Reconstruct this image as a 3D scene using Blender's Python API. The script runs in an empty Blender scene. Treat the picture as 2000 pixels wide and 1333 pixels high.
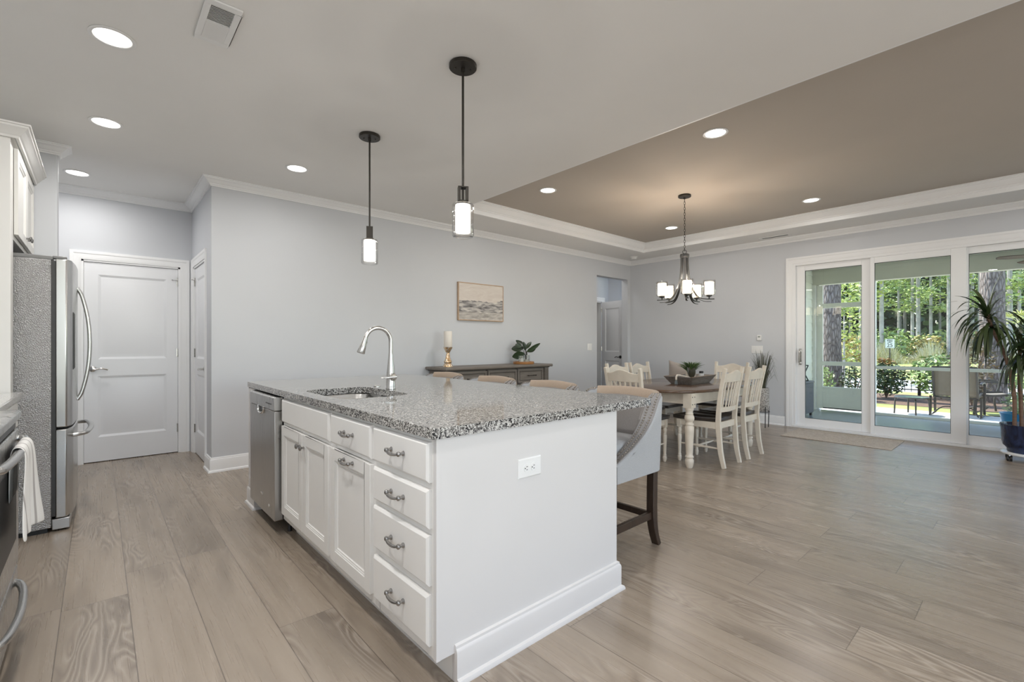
import bpy, bmesh, math, random
from mathutils import Vector, Matrix
C = bpy.context.scene.collection
SC = bpy.context.scene
PI = math.pi

# ------------------------------------------------------------------ camera
F_PX, HORIZON, TH, CAM_H = 910.19, 672.1, 0.72634, 1.2
FWD = Vector((math.sin(TH), math.cos(TH), 0.0))
RGT = Vector((math.cos(TH), -math.sin(TH), 0.0))
cam_d = bpy.data.cameras.new('camera')
cam = bpy.data.objects.new('camera', cam_d); C.objects.link(cam)
cam_d.sensor_width = 36.0
cam_d.lens = F_PX / 2000.0 * 36.0
cam_d.shift_y = (HORIZON - 666.5) / 2000.0
cam_d.clip_start = 0.05; cam_d.clip_end = 500
cam.matrix_world = Matrix(((RGT.x, 0, -FWD.x, 0), (RGT.y, 0, -FWD.y, 0), (0, 1, 0, CAM_H), (0, 0, 0, 1)))
SC.camera = cam

def W(px, py, d):
    """a point d metres deep along the view, used to lay out the garden and plants"""
    p = FWD * d + RGT * ((px - 1000) / F_PX * d)
    return Vector((p.x, p.y, CAM_H - (py - HORIZON) / F_PX * d))

# ------------------------------------------------------------------ colour management, sky, sun, added fill lamps
SC.view_settings.view_transform = 'Standard'
SC.view_settings.look = 'None'
SC.view_settings.exposure = 0.15
SC.view_settings.gamma = 1.0
SC.view_settings.use_curve_mapping = False
SC.cycles.use_denoising = True
SC.cycles.max_bounces = 10
SC.cycles.diffuse_bounces = 5
SC.cycles.glossy_bounces = 5
SC.cycles.transparent_max_bounces = 16
SC.cycles.sample_clamp_indirect = 6.0
SC.cycles.caustics_reflective = False
SC.cycles.caustics_refractive = False

world = bpy.data.worlds.new('sky'); SC.world = world; world.use_nodes = True
wn = world.node_tree.nodes; wl = world.node_tree.links; wn.clear()
sky = wn.new('ShaderNodeTexSky'); sky.sky_type = 'NISHITA'
sky.sun_elevation = math.radians(52); sky.sun_rotation = math.radians(15); sky.sun_disc = False
sky.air_density = 1.0; sky.dust_density = 0.6; sky.ozone_density = 1.5
bg = wn.new('ShaderNodeBackground'); bg.inputs['Strength'].default_value = 0.55
wo = wn.new('ShaderNodeOutputWorld')
wl.new(sky.outputs[0], bg.inputs[0]); wl.new(bg.outputs[0], wo.inputs[0])

def lamp(name, kind, loc, energy, color=(1, 1, 1), direction=None, **kw):
    d = bpy.data.lights.new(name, kind); d.energy = energy; d.color = color
    for k, v in kw.items(): setattr(d, k, v)
    o = bpy.data.objects.new(name, d); C.objects.link(o); o.location = loc
    if direction is not None:
        o.rotation_euler = Vector(direction).to_track_quat('-Z', 'Y').to_euler()
    return o
lamp('unseen_hall_fill', 'AREA', (6.9, 5.54, 2.72), 2.6, (1.0, 0.97, 0.94), (0, 0, -1), shape='DISK', size=0.3)  # unseen area lamp added to brighten the hall door
lamp('sun', 'SUN', (0, 0, 30), 10.0, (1.0, 0.95, 0.86), (-0.05, -0.62, -0.95), angle=math.radians(0.6))
# area fills added in unseen openings: assumed living-room windows, then a made-up kitchen window
lamp('unseen_window_fill', 'AREA', (3.0, -3.95, 1.45), 62, (1.0, 0.985, 0.965), (0, 1, 0), shape='RECTANGLE', size=5.2, size_y=2.1)
lamp('unseen_window_fill', 'AREA', (-1.03, -0.85, 1.6), 32, (1.0, 0.985, 0.965), (1, 0.0, -0.1), shape='RECTANGLE', size=1.35, size_y=0.95)  # no window known here, added to light the drawer fronts
CAN_W, PENDANT_W, CHAND_W = 7.8, 3.5, 6.8

# ------------------------------------------------------------------ materials
def newmat(name):
    m = bpy.data.materials.new(name); m.use_nodes = True
    nt = m.node_tree; b = nt.nodes['Principled BSDF']
    return m, nt, b
def N(nt, typ, **kw):
    n = nt.nodes.new(typ)
    for k, v in kw.items():
        if k in n.inputs.keys() if isinstance(k, str) else False: n.inputs[k].default_value = v
        else: setattr(n, k, v)
    return n
def coords(nt, scale=(1, 1, 1), kind='Object', rot=(0, 0, 0)):
    tc = nt.nodes.new('ShaderNodeTexCoord'); mp = nt.nodes.new('ShaderNodeMapping')
    mp.inputs['Scale'].default_value = scale; mp.inputs['Rotation'].default_value = rot
    nt.links.new(tc.outputs[kind], mp.inputs['Vector'])
    return mp.outputs['Vector']
def ramp(nt, fac, stops, interp='LINEAR'):
    r = nt.nodes.new('ShaderNodeValToRGB'); r.color_ramp.interpolation = interp
    e = r.color_ramp.elements
    while len(e) < len(stops): e.new(0.5)
    for i, (p, c) in enumerate(stops):
        e[i].position = p; e[i].color = (c[0], c[1], c[2], 1) if not isinstance(c, (int, float)) else (c, c, c, 1)
    nt.links.new(fac, r.inputs['Fac'])
    return r.outputs['Color']
def math_n(nt, op, a, b=None, c=None):
    n = nt.nodes.new('ShaderNodeMath'); n.operation = op
    for i, v in enumerate((a, b, c)):
        if v is None: continue
        if isinstance(v, (int, float)): n.inputs[i].default_value = v
        else: nt.links.new(v, n.inputs[i])
    return n.outputs[0]
def mixc(nt, fac, a, b, mode='MIX'):
    n = nt.nodes.new('ShaderNodeMix'); n.data_type = 'RGBA'; n.blend_type = mode
    for sock, v in (('Factor', fac),):
        if isinstance(v, (int, float)): n.inputs[0].default_value = v
        else: nt.links.new(v, n.inputs[0])
    for idx, v in ((6, a), (7, b)):
        if isinstance(v, (tuple, list)): n.inputs[idx].default_value = (v[0], v[1], v[2], 1)
        else: nt.links.new(v, n.inputs[idx])
    return n.outputs[2]
def noise(nt, vec, scale, detail=3, rough=0.5, dist=0.0):
    n = nt.nodes.new('ShaderNodeTexNoise'); n.inputs['Scale'].default_value = scale
    n.inputs['Detail'].default_value = detail; n.inputs['Roughness'].default_value = rough
    n.inputs['Distortion'].default_value = dist
    if vec is not None: nt.links.new(vec, n.inputs['Vector'])
    return n.outputs['Fac']
def bump(nt, b, h, strength=0.2, dist=0.01):
    n = nt.nodes.new('ShaderNodeBump'); n.inputs['Strength'].default_value = strength; n.inputs['Distance'].default_value = dist
    nt.links.new(h, n.inputs['Height']); nt.links.new(n.outputs[0], b.inputs['Normal'])

def paint(name, col, rough=0.6, var=0.03, scale=6.0, metal=0.0, bmp=0.0, spec=None, coat=0.0):
    """plain surface with a faint procedural unevenness"""
    m, nt, b = newmat(name)
    v = coords(nt)
    f = noise(nt, v, scale, 3)
    lo = tuple(c * (1 - var) for c in col); hi = tuple(min(1, c * (1 + var)) for c in col)
    nt.links.new(ramp(nt, f, [(0.3, lo), (0.7, hi)]), b.inputs['Base Color'])
    b.inputs['Roughness'].default_value = rough; b.inputs['Metallic'].default_value = metal
    if spec is not None: b.inputs['Specular IOR Level'].default_value = spec
    if coat: b.inputs['Coat Weight'].default_value = coat; b.inputs['Coat Roughness'].default_value = 0.1
    if bmp: bump(nt, b, noise(nt, v, scale * 30, 2), bmp, 0.002)
    return m
def steel(name, col=(0.62, 0.62, 0.61), rough=0.28, stretch=(1, 1, 60)):
    m, nt, b = newmat(name)
    f = noise(nt, coords(nt, stretch), 4, 4)
    nt.links.new(ramp(nt, f, [(0.3, tuple(c * 0.9 for c in col)), (0.7, col)]), b.inputs['Base Color'])
    nt.links.new(ramp(nt, f, [(0.3, rough * 0.8), (0.7, rough * 1.2)]), b.inputs['Roughness'])
    b.inputs['Metallic'].default_value = 1.0
    return m
def emit(name, col, strength):
    m, nt, b = newmat(name)
    f = noise(nt, coords(nt), 5, 1)
    nt.links.new(ramp(nt, f, [(0, tuple(c * 0.98 for c in col)), (1, col)]), b.inputs['Emission Color'])
    b.inputs['Base Color'].default_value = (*col, 1); b.inputs['Emission Strength'].default_value = strength
    b.inputs['Roughness'].default_value = 0.5
    return m
def glass(name, tint=(1, 1, 1), refl=1.0, rough=0.0):
    m = bpy.data.materials.new(name); m.use_nodes = True; nt = m.node_tree; nt.nodes.clear()
    out = nt.nodes.new('ShaderNodeOutputMaterial'); mx = nt.nodes.new('ShaderNodeMixShader')
    tr = nt.nodes.new('ShaderNodeBsdfTransparent'); gl = nt.nodes.new('ShaderNodeBsdfGlossy')
    lw = nt.nodes.new('ShaderNodeLayerWeight'); lw.inputs['Blend'].default_value = 0.5
    tr.inputs['Color'].default_value = (*tint, 1); gl.inputs['Roughness'].default_value = rough
    p5 = math_n(nt, 'POWER', lw.outputs['Facing'], 4.0)
    nt.links.new(math_n(nt, 'MULTIPLY', math_n(nt, 'ADD', math_n(nt, 'MULTIPLY', p5, 0.75), 0.045), refl), mx.inputs[0])
    nt.links.new(tr.outputs[0], mx.inputs[1]); nt.links.new(gl.outputs[0], mx.inputs[2]); nt.links.new(mx.outputs[0], out.inputs[0])
    return m
def wood(name, dark, light, grain=(1.5, 14, 14), rough=0.45, scale=3.0, contrast=0.5, coat=0.0):
    m, nt, b = newmat(name)
    v = coords(nt, grain)
    f = noise(nt, v, scale, 6, 0.6, 1.2)
    nt.links.new(ramp(nt, f, [(0.5 - contrast / 2, dark), (0.5 + contrast / 2, light)]), b.inputs['Base Color'])
    b.inputs['Roughness'].default_value = rough
    if coat: b.inputs['Coat Weight'].default_value = coat; b.inputs['Coat Roughness'].default_value = 0.12
    bump(nt, b, f, 0.08, 0.002)
    return m
def leafmat(name, a, bcol, rough=0.45, trans=0.0):
    m, nt, b = newmat(name)
    oi = nt.nodes.new('ShaderNodeNewGeometry')
    f = math_n(nt, 'ADD', math_n(nt, 'MULTIPLY', oi.outputs['Random Per Island'], 0.8), math_n(nt, 'MULTIPLY', noise(nt, coords(nt), 3, 2), 0.25))
    nt.links.new(ramp(nt, f, [(0.1, a), (0.95, bcol)]), b.inputs['Base Color'])
    b.inputs['Roughness'].default_value = rough
    if trans: b.inputs['Transmission Weight'].default_value = 0.0; b.inputs['Subsurface Weight'].default_value = 0.0
    return m
def fabric(name, a, bcol, scale=260, rough=0.95):
    m, nt, b = newmat(name)
    v = coords(nt)
    f = noise(nt, v, scale, 2, 0.7); g = noise(nt, v, 9, 3)
    c1 = ramp(nt, f, [(0.3, a), (0.7, bcol)])
    nt.links.new(mixc(nt, math_n(nt, 'MULTIPLY', g, 0.18), c1, tuple(x * 0.75 for x in a)), b.inputs['Base Color'])
    b.inputs['Roughness'].default_value = rough; b.inputs['Sheen Weight'].default_value = 0.15
    bump(nt, b, f, 0.25, 0.001)
    return m

def floor_material():
    m, nt, b = newmat('floor_planks')
    tc = nt.nodes.new('ShaderNodeTexCoord'); sp = nt.nodes.new('ShaderNodeSeparateXYZ')
    nt.links.new(tc.outputs['Object'], sp.inputs[0])
    x, y = sp.outputs[0], sp.outputs[1]
    PW, PL = 0.2313, 1.5
    xr = math_n(nt, 'DIVIDE', math_n(nt, 'ADD', x, 20.015), PW); row = math_n(nt, 'FLOOR', xr); fx = math_n(nt, 'FRACT', xr)
    wnr = nt.nodes.new('ShaderNodeTexWhiteNoise'); wnr.noise_dimensions = '1D'; nt.links.new(row, wnr.inputs['W'])
    yr = math_n(nt, 'ADD', math_n(nt, 'DIVIDE', math_n(nt, 'ADD', y, 20), PL), wnr.outputs['Value'])
    col = math_n(nt, 'FLOOR', yr); fy = math_n(nt, 'FRACT', yr)
    cx = nt.nodes.new('ShaderNodeCombineXYZ'); nt.links.new(row, cx.inputs[0]); nt.links.new(col, cx.inputs[1])
    wid = nt.nodes.new('ShaderNodeTexWhiteNoise'); wid.noise_dimensions = '3D'; nt.links.new(cx.outputs[0], wid.inputs['Vector'])
    pid = wid.outputs['Value']
    off = math_n(nt, 'MULTIPLY', pid, 37.0)
    # stretched grain coordinates, shifted per plank
    def gcoord(sx, sy):
        gv = nt.nodes.new('ShaderNodeCombineXYZ')
        nt.links.new(math_n(nt, 'MULTIPLY', x, sx), gv.inputs[0]); nt.links.new(math_n(nt, 'MULTIPLY', y, sy), gv.inputs[1]); nt.links.new(off, gv.inputs[2])
        return gv.outputs[0]
    big = noise(nt, gcoord(6.5, 1.3), 1.0, 2.0, 0.4, 0.5)
    lines = math_n(nt, 'PINGPONG', math_n(nt, 'MULTIPLY', big, 34.0), 1.0)
    fine = noise(nt, gcoord(90, 1.6), 1.4, 3, 0.55)
    streak = noise(nt, gcoord(22, 0.7), 1.2, 2, 0.5, 0.3)
    patch = noise(nt, gcoord(4.0, 1.1), 1.0, 2)
    smear = noise(nt, gcoord(7.0, 1.1), 1.0, 1.2, 0.4, 0.6)
    base = ramp(nt, fine, [(0.25, (0.285, 0.231, 0.177)), (0.75, (0.318, 0.260, 0.202))])
    base = mixc(nt, ramp(nt, streak, [(0.35, 0.0), (0.7, 0.5)]), base, (0.385, 0.322, 0.260))
    base = mixc(nt, ramp(nt, smear, [(0.50, 0.0), (0.78, 0.62)]), base, (0.165, 0.130, 0.100))
    where = ramp(nt, patch, [(0.47, 0.0), (0.60, 1.0)])
    lm = math_n(nt, 'MULTIPLY', ramp(nt, lines, [(0.55, 0.0), (0.95, 0.55)]), where)
    base = mixc(nt, lm, base, (0.46, 0.40, 0.34))
    dk = math_n(nt, 'MULTIPLY', ramp(nt, lines, [(0.05, 0.42), (0.45, 0.0)]), where)
    base = mixc(nt, dk, base, (0.13, 0.10, 0.08))
    hs = nt.nodes.new('ShaderNodeHueSaturation'); nt.links.new(base, hs.inputs['Color'])
    nt.links.new(math_n(nt, 'ADD', 0.90, math_n(nt, 'MULTIPLY', pid, 0.18)), hs.inputs['Value'])
    sx = math_n(nt, 'MINIMUM', fx, math_n(nt, 'SUBTRACT', 1.0, fx)); sx = math_n(nt, 'MULTIPLY', sx, PW)
    sy = math_n(nt, 'MINIMUM', fy, math_n(nt, 'SUBTRACT', 1.0, fy)); sy = math_n(nt, 'MULTIPLY', sy, PL)
    seam = math_n(nt, 'MINIMUM', sx, sy)
    sm = math_n(nt, 'LESS_THAN', seam, 0.0017)
    nt.links.new(mixc(nt, math_n(nt, 'MULTIPLY', sm, 0.75), hs.outputs[0], (0.09, 0.07, 0.055)), b.inputs['Base Color'])
    nt.links.new(ramp(nt, fine, [(0.3, 0.25), (0.7, 0.35)]), b.inputs['Roughness'])
    b.inputs['Specular IOR Level'].default_value = 0.85
    h = math_n(nt, 'SUBTRACT', math_n(nt, 'MULTIPLY', fine, 0.2), sm)
    bump(nt, b, h, 0.10, 0.002)
    return m
def granite_material():
    m, nt, b = newmat('speckled_granite')
    v = coords(nt)
    vo = nt.nodes.new('ShaderNodeTexVoronoi'); vo.inputs['Scale'].default_value = 215; nt.links.new(v, vo.inputs['Vector'])
    sp = nt.nodes.new('ShaderNodeSeparateColor'); nt.links.new(vo.outputs['Color'], sp.inputs[0])
    n1 = noise(nt, v, 60, 3, 0.6)
    f = math_n(nt, 'ADD', math_n(nt, 'MULTIPLY', sp.outputs[0], 0.72), math_n(nt, 'MULTIPLY', n1, 0.42))
    c = ramp(nt, f, [(0.26, (0.008, 0.008, 0.009)), (0.36, (0.05, 0.048, 0.046)), (0.48, (0.20, 0.19, 0.18)), (0.66, (0.34, 0.33, 0.31)), (0.84, (0.58, 0.57, 0.54))])
    nt.links.new(c, b.inputs['Base Color'])
    b.inputs['Roughness'].default_value = 0.07
    b.inputs['Specular IOR Level'].default_value = 0.62
    return m

M = {}
M['floor'] = floor_material()
M['granite'] = granite_material()
M['wall'] = paint('wall_grey', (0.605, 0.622, 0.650), 0.75, 0.012, 2.0, bmp=0.03)
M['ceiling'] = paint('ceiling_paint', (0.83, 0.822, 0.80), 0.9, 0.012, 2.0)
M['taupe'] = paint('tray_taupe_paint', (0.485, 0.44, 0.385), 0.85, 0.015, 2.0)
M['trim'] = paint('white_trim', (0.86, 0.865, 0.87), 0.4, 0.01, 3)
M['door'] = paint('white_door', (0.81, 0.82, 0.84), 0.38, 0.01, 3)
M['cab'] = paint('white_cabinet', (0.775, 0.765, 0.74), 0.35, 0.012, 4)
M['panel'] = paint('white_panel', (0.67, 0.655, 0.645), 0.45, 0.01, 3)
M['pewter'] = paint('dark_pewter', (0.36, 0.35, 0.34), 0.25, 0.03, 30, metal=1.0)
M['nickel'] = paint('brushed_nickel', (0.60, 0.59, 0.57), 0.24, 0.02, 20, metal=1.0)
M['satin'] = paint('satin_steel', (0.55, 0.55, 0.545), 0.27, 0.02, 10, metal=1.0)
M['steel'] = steel('stainless_steel', (0.58, 0.575, 0.565), 0.3, (1, 20, 1))
M['sinksteel'] = steel('sink_steel', (0.66, 0.65, 0.63), 0.22)
M['chrome'] = paint('chrome', (0.75, 0.75, 0.75), 0.12, 0.01, 5, metal=1.0)
M['bronze'] = paint('dark_bronze', (0.045, 0.040, 0.034), 0.4, 0.1, 20, metal=0.6)
M['iron'] = paint('dark_iron', (0.055, 0.055, 0.055), 0.38, 0.08, 20, metal=0.5)
M['black'] = paint('black_plastic', (0.015, 0.015, 0.016), 0.4, 0.1, 20)
M['plastic'] = paint('white_plastic', (0.80, 0.80, 0.79), 0.35, 0.01, 10)
M['cream'] = paint('cream_paint', (0.69, 0.62, 0.52), 0.4, 0.05, 14)
M['seatblack'] = wood('black_seat', (0.012, 0.010, 0.010), (0.035, 0.026, 0.022), rough=0.28, scale=2, coat=0.3)
M['walnut'] = wood('brown_tabletop', (0.055, 0.030, 0.018), (0.13, 0.075, 0.045), (1.2, 12, 12), 0.25, 2.5, 0.6, coat=0.4)
M['legdark'] = wood('dark_stool_leg', (0.022, 0.013, 0.009), (0.055, 0.034, 0.022), (12, 12, 1.5), 0.4)
M['greyfab'] = fabric('grey_linen', (0.34, 0.345, 0.355), (0.46, 0.465, 0.475))
M['warmlitfab'] = fabric('warm_lit_linen', (0.37, 0.285, 0.215), (0.47, 0.37, 0.285), 300)  # grey linen coloured tan, warm light put into the colour
M['charfab'] = fabric('inner_linen', (0.24, 0.225, 0.215), (0.32, 0.30, 0.29))
M['studs'] = paint('antique_studs', (0.26, 0.225, 0.185), 0.3, 0.1, 60, metal=1.0)
M['glass'] = glass('door_glass', (0.97, 0.985, 0.97), 0.8)
M['shadeglass'] = glass('clear_shade_glass', (0.97, 0.97, 0.97), 1.4)
M['jarglass'] = glass('jar_glass', (0.93, 0.94, 0.93), 1.6)
M['can'] = emit('downlight_lens', (1.0, 0.97, 0.92), 5.0)
M['opal'] = emit('opal_shade', (1.0, 0.93, 0.82), 2.0)
M['opalwarm'] = emit('opal_shade_warm', (1.0, 0.84, 0.62), 4.0)

# ------------------------------------------------------------------ mesh helpers
def frame(origin, facing):
    """local x = to the right as seen from the front, y = into the thing, z = up"""
    ax = {'-x': ((0, -1, 0), (1, 0, 0)), '-y': ((1, 0, 0), (0, 1, 0)), '+x': ((0, 1, 0), (-1, 0, 0)), '+y': ((-1, 0, 0), (0, -1, 0))}[facing]
    u, w = ax
    return Matrix(((u[0], w[0], 0, origin[0]), (u[1], w[1], 0, origin[1]), (0, 0, 1, origin[2]), (0, 0, 0, 1)))

def rrect(x0, y0, x1, y1, r, seg=6):
    pts = []
    for cx, cy, a0 in ((x1 - r, y1 - r, 0), (x0 + r, y1 - r, 90), (x0 + r, y0 + r, 180), (x1 - r, y0 + r, 270)):
        for k in range(seg + 1):
            a = math.radians(a0 + 90 * k / seg)
            pts.append((cx + r * math.cos(a), cy + r * math.sin(a)))
    return pts

def bez(p0, p1, p2, p3, n=12):
    out = []
    for i in range(n + 1):
        t = i / n; s = 1 - t
        out.append(tuple(s**3 * a + 3 * s * s * t * b + 3 * s * t * t * c + t**3 * d for a, b, c, d in zip(p0, p1, p2, p3)))
    return out
def smooth(pts, n=6):
    """Catmull-Rom through points"""
    P = [Vector(p) for p in pts]; P = [P[0] * 2 - P[1]] + P + [P[-1] * 2 - P[-2]]
    out = []
    for i in range(1, len(P) - 2):
        for k in range(n):
            t = k / n; a, b, c, d = P[i - 1], P[i], P[i + 1], P[i + 2]
            out.append(0.5 * ((2 * b) + (c - a) * t + (2 * a - 5 * b + 4 * c - d) * t * t + (3 * b - a - 3 * c + d) * t**3))
    out.append(P[-2])
    return out

class MB:
    def __init__(self, M=None):
        self.bm = bmesh.new(); self.M = M; self.mi = 0
    def v(self, p):
        p = Vector(p)
        return self.bm.verts.new(self.M @ p if self.M is not None else p)
    def f(self, vs):
        try:
            fc = self.bm.faces.new(vs); fc.material_index = self.mi; return fc
        except ValueError: return None
    def box(self, x0, y0, z0, x1, y1, z1):
        a = [self.v((x, y, z)) for z in (z0, z1) for x, y in ((x0, y0), (x1, y0), (x1, y1), (x0, y1))]
        for q in ((3, 2, 1, 0), (4, 5, 6, 7), (0, 1, 5, 4), (1, 2, 6, 5), (2, 3, 7, 6), (3, 0, 4, 7)): self.f([a[i] for i in q])
        return self
    def loops(self, rings, cap0=True, cap1=True, close=True, wrap=False):
        R = [[self.v(p) for p in ring] for ring in rings]
        n = len(R[0])
        pairs = list(zip(R, R[1:])) + ([(R[-1], R[0])] if wrap else [])
        for A, B in pairs:
            for i in range(n if close else n - 1):
                j = (i + 1) % n
                self.f([A[i], A[j], B[j], B[i]])
        if cap0 and close and not wrap: self.f(list(reversed(R[0])))
        if cap1 and close and not wrap: self.f(R[-1])
        return self
    def prism(self, poly, a0, a1, axis='y'):
        """2-D outline pushed along an axis; poly is (x,z) for y, (y,z) for x, (x,y) for z"""
        mk = {'y': lambda p, a: (p[0], a, p[1]), 'x': lambda p, a: (a, p[0], p[1]), 'z': lambda p, a: (p[0], p[1], a)}[axis]
        return self.loops([[mk(p, a0) for p in poly], [mk(p, a1) for p in poly]])
    def frustum(self, r0, y0, r1, y1):
        """raised field: rectangle r0=(x0,z0,x1,z1) at depth y0 to r1 at depth y1"""
        q = lambda r, y: [(r[0], y, r[1]), (r[2], y, r[1]), (r[2], y, r[3]), (r[0], y, r[3])]
        return self.loops([q(r0, y0), q(r1, y1)], cap0=False)
    def tube(self, pts, r, seg=10, cap=True, flat=1.0, up=None, rot=0.0):
        P = [Vector(p) for p in pts]; n = len(P)
        rs = r if isinstance(r, (list, tuple)) else [r] * n
        rings = []; ref = Vector(up) if up else None
        for i in range(n):
            t = (P[min(i + 1, n - 1)] - P[max(i - 1, 0)]).normalized()
            if ref is None:
                ref = Vector((0, 0, 1)) if abs(t.z) < 0.9 else Vector((1, 0, 0))
            a = (ref - t * ref.dot(t)).normalized(); b = t.cross(a)
            if up is None: ref = a
            rings.append([P[i] + a * math.cos(2 * PI * k / seg + rot) * rs[i] * flat + b * math.sin(2 * PI * k / seg + rot) * rs[i] for k in range(seg)])
        return self.loops(rings, cap, cap)
    def bar(self, pts, w, h, up=(0, 0, 1)):
        """rectangular section along a path: w across, h along 'up'; w/h may be lists"""
        P = [Vector(p) for p in pts]; n = len(P); U = Vector(up)
        ws = w if isinstance(w, (list, tuple)) else [w] * n; hs = h if isinstance(h, (list, tuple)) else [h] * n
        rings = []
        for i in range(n):
            t = (P[min(i + 1, n - 1)] - P[max(i - 1, 0)]).normalized()
            a = (U - t * U.dot(t)).normalized(); b = t.cross(a)
            rings.append([P[i] + b * sx * ws[i] / 2 + a * sz * hs[i] / 2 for sx, sz in ((-1, -1), (1, -1), (1, 1), (-1, 1))])
        return self.loops(rings)
    def lathe(self, prof, c=(0, 0, 0), seg=24, cap=True, axis='z', arc=None):
        rings = []
        for r, z in prof:
            ring = []
            for k in range(seg):
                a = 2 * PI * k / seg
                x, y = r * math.cos(a), r * math.sin(a)
                p = {'z': (x, y, z), 'x': (z, x, y), 'y': (x, z, y)}[axis]
                ring.append((c[0] + p[0], c[1] + p[1], c[2] + p[2]))
            rings.append(ring)
        return self.loops(rings, cap, cap)
    def ball(self, c, r, seg=12, rings=7, sq=(1, 1, 1)):
        R = []
        for i in range(1, rings):
            th = PI * i / rings
            R.append([(c[0] + sq[0] * r * math.sin(th) * math.cos(2 * PI * k / seg), c[1] + sq[1] * r * math.sin(th) * math.sin(2 * PI * k / seg), c[2] - sq[2] * r * math.cos(th)) for k in range(seg)])
        return self.loops(R)
    def sweep(self, path, prof, closed=False, z=0.0):
        """profile (offset to the left of travel, height) swept along an (x, y) path with mitred corners"""
        P = [Vector((p[0], p[1])) for p in path]; n = len(P); rings = []
        for i in range(n):
            if closed: a, b = P[i - 1], P[(i + 1) % n]
            else: a, b = P[max(i - 1, 0)], P[min(i + 1, n - 1)]
            d0 = (P[i] - a).normalized() if (P[i] - a).length > 1e-9 else (b - P[i]).normalized()
            d1 = (b - P[i]).normalized() if (b - P[i]).length > 1e-9 else d0
            n0 = Vector((-d0.y, d0.x)); n1 = Vector((-d1.y, d1.x)); m = n0 + n1
            m = m / max(m.dot(n0), 1e-6)
            rings.append([(P[i].x + m.x * o, P[i].y + m.y * o, z + h) for o, h in prof])
        return self.loops(rings, wrap=closed)
    def ribbon(self, pts, ws, side=None, thick=0.0):
        """flat leaf blade along a path"""
        P = [Vector(p) for p in pts]; L = []; R = []
        for i, p in enumerate(P):
            t = (P[min(i + 1, len(P) - 1)] - P[max(i - 1, 0)]).normalized()
            s = Vector(side) if side is not None else t.cross(Vector((0, 0, 1)))
            s = (s - t * s.dot(t))
            s = s.normalized() if s.length > 1e-6 else Vector((1, 0, 0))
            L.append(self.v(p - s * ws[i] / 2)); R.append(self.v(p + s * ws[i] / 2))
        for i in range(len(P) - 1): self.f([L[i], R[i], R[i + 1], L[i + 1]])
        return self
    def leafcloud(self, c, rad, n, size, rng, flat=0.6):
        for _ in range(n):
            while True:
                q = Vector((rng.uniform(-1, 1), rng.uniform(-1, 1), rng.uniform(-1, 1)))
                if 0.15 < q.length < 1: break
            p = Vector((c[0] + q.x * rad[0], c[1] + q.y * rad[1], c[2] + q.z * rad[2]))
            d = Vector((rng.uniform(-1, 1), rng.uniform(-1, 1), rng.uniform(-1, 1) * flat)).normalized()
            e = d.cross(Vector((rng.uniform(-1, 1), rng.uniform(-1, 1), rng.uniform(-1, 1)))).normalized()
            s = size * rng.uniform(0.6, 1.3)
            self.f([self.v(p - d * s), self.v(p + e * s * 0.42), self.v(p + d * s), self.v(p - e * s * 0.42)])
        return self
    def build(self, name, mat, parent=None, bevel=0.0, bseg=2, smooth=40, world=True, shift=None):
        bm = self.bm
        bmesh.ops.remove_doubles(bm, verts=bm.verts, dist=1e-6)
        if bevel != -1: bmesh.ops.recalc_face_normals(bm, faces=bm.faces)
        off = Vector((0, 0, 0))
        if parent is not None and world:
            q = parent
            while q is not None: off += Vector(q.location); q = q.parent
        if shift is not None: off = Vector(shift)
        if off.length: bmesh.ops.translate(bm, verts=bm.verts, vec=-off)
        me = bpy.data.meshes.new(name); bm.to_mesh(me); bm.free()
        for m in (mat if isinstance(mat, (list, tuple)) else [mat]): me.materials.append(m)
        o = bpy.data.objects.new(name, me); C.objects.link(o)
        if shift is not None and parent is None: o.location = off
        if parent is not None: o.parent = parent
        if smooth:
            for p in me.polygons: p.use_smooth = True
            me.set_sharp_from_angle(angle=math.radians(smooth))
        if bevel > 0:
            b = o.modifiers.new('edge', 'BEVEL'); b.width = bevel; b.segments = bseg; b.limit_method = 'ANGLE'; b.angle_limit = math.radians(40)
            b.harden_normals = False
        return o

def tag(o, label, cat, group=None, kind=None):
    o['label'] = label; o['category'] = cat
    if group: o['group'] = group
    if kind: o['kind'] = kind
    return o
def thing(name, label, cat, loc=(0, 0, 0), group=None, kind=None):
    o = bpy.data.objects.new(name, None); C.objects.link(o); o.location = loc
    o.empty_display_size = 0.1
    return tag(o, label, cat, group, kind)
def copy_tree(root, loc, rotz=0.0, label=None):
    kids = {}
    for o in C.objects: 
        if o.parent is not None: kids.setdefault(o.parent.name, []).append(o)
    def cp(o, par):
        c = o.copy(); C.objects.link(c)
        if par is not None: c.parent = par
        for ch in kids.get(o.name, []): cp(ch, c)
        return c
    r = cp(root, None); r.location = loc; r.rotation_euler = (0, 0, rotz)
    if label: r['label'] = label
    return r

# ------------------------------------------------------------------ the room
XR, YB, YA, XP, CEIL, TRAYZ = 7.52, 5.105, 6.30, 0.79, 2.745, 2.892
T0X, T1X, T0Y, T1Y = 3.09, 6.92, -2.4, 4.43
def structure(o, label, cat): return tag(o, label, cat, kind='structure')

b = MB(); b.box(-1.1, -4.1, -0.05, 7.66, 6.45, 0.0); b.box(7.0, 5.3, -0.05, 8.0, 8.3, 0.0)
structure(b.build('floor', M['floor']), 'grey-brown wood plank floor running through the whole room', 'floor')

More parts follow.
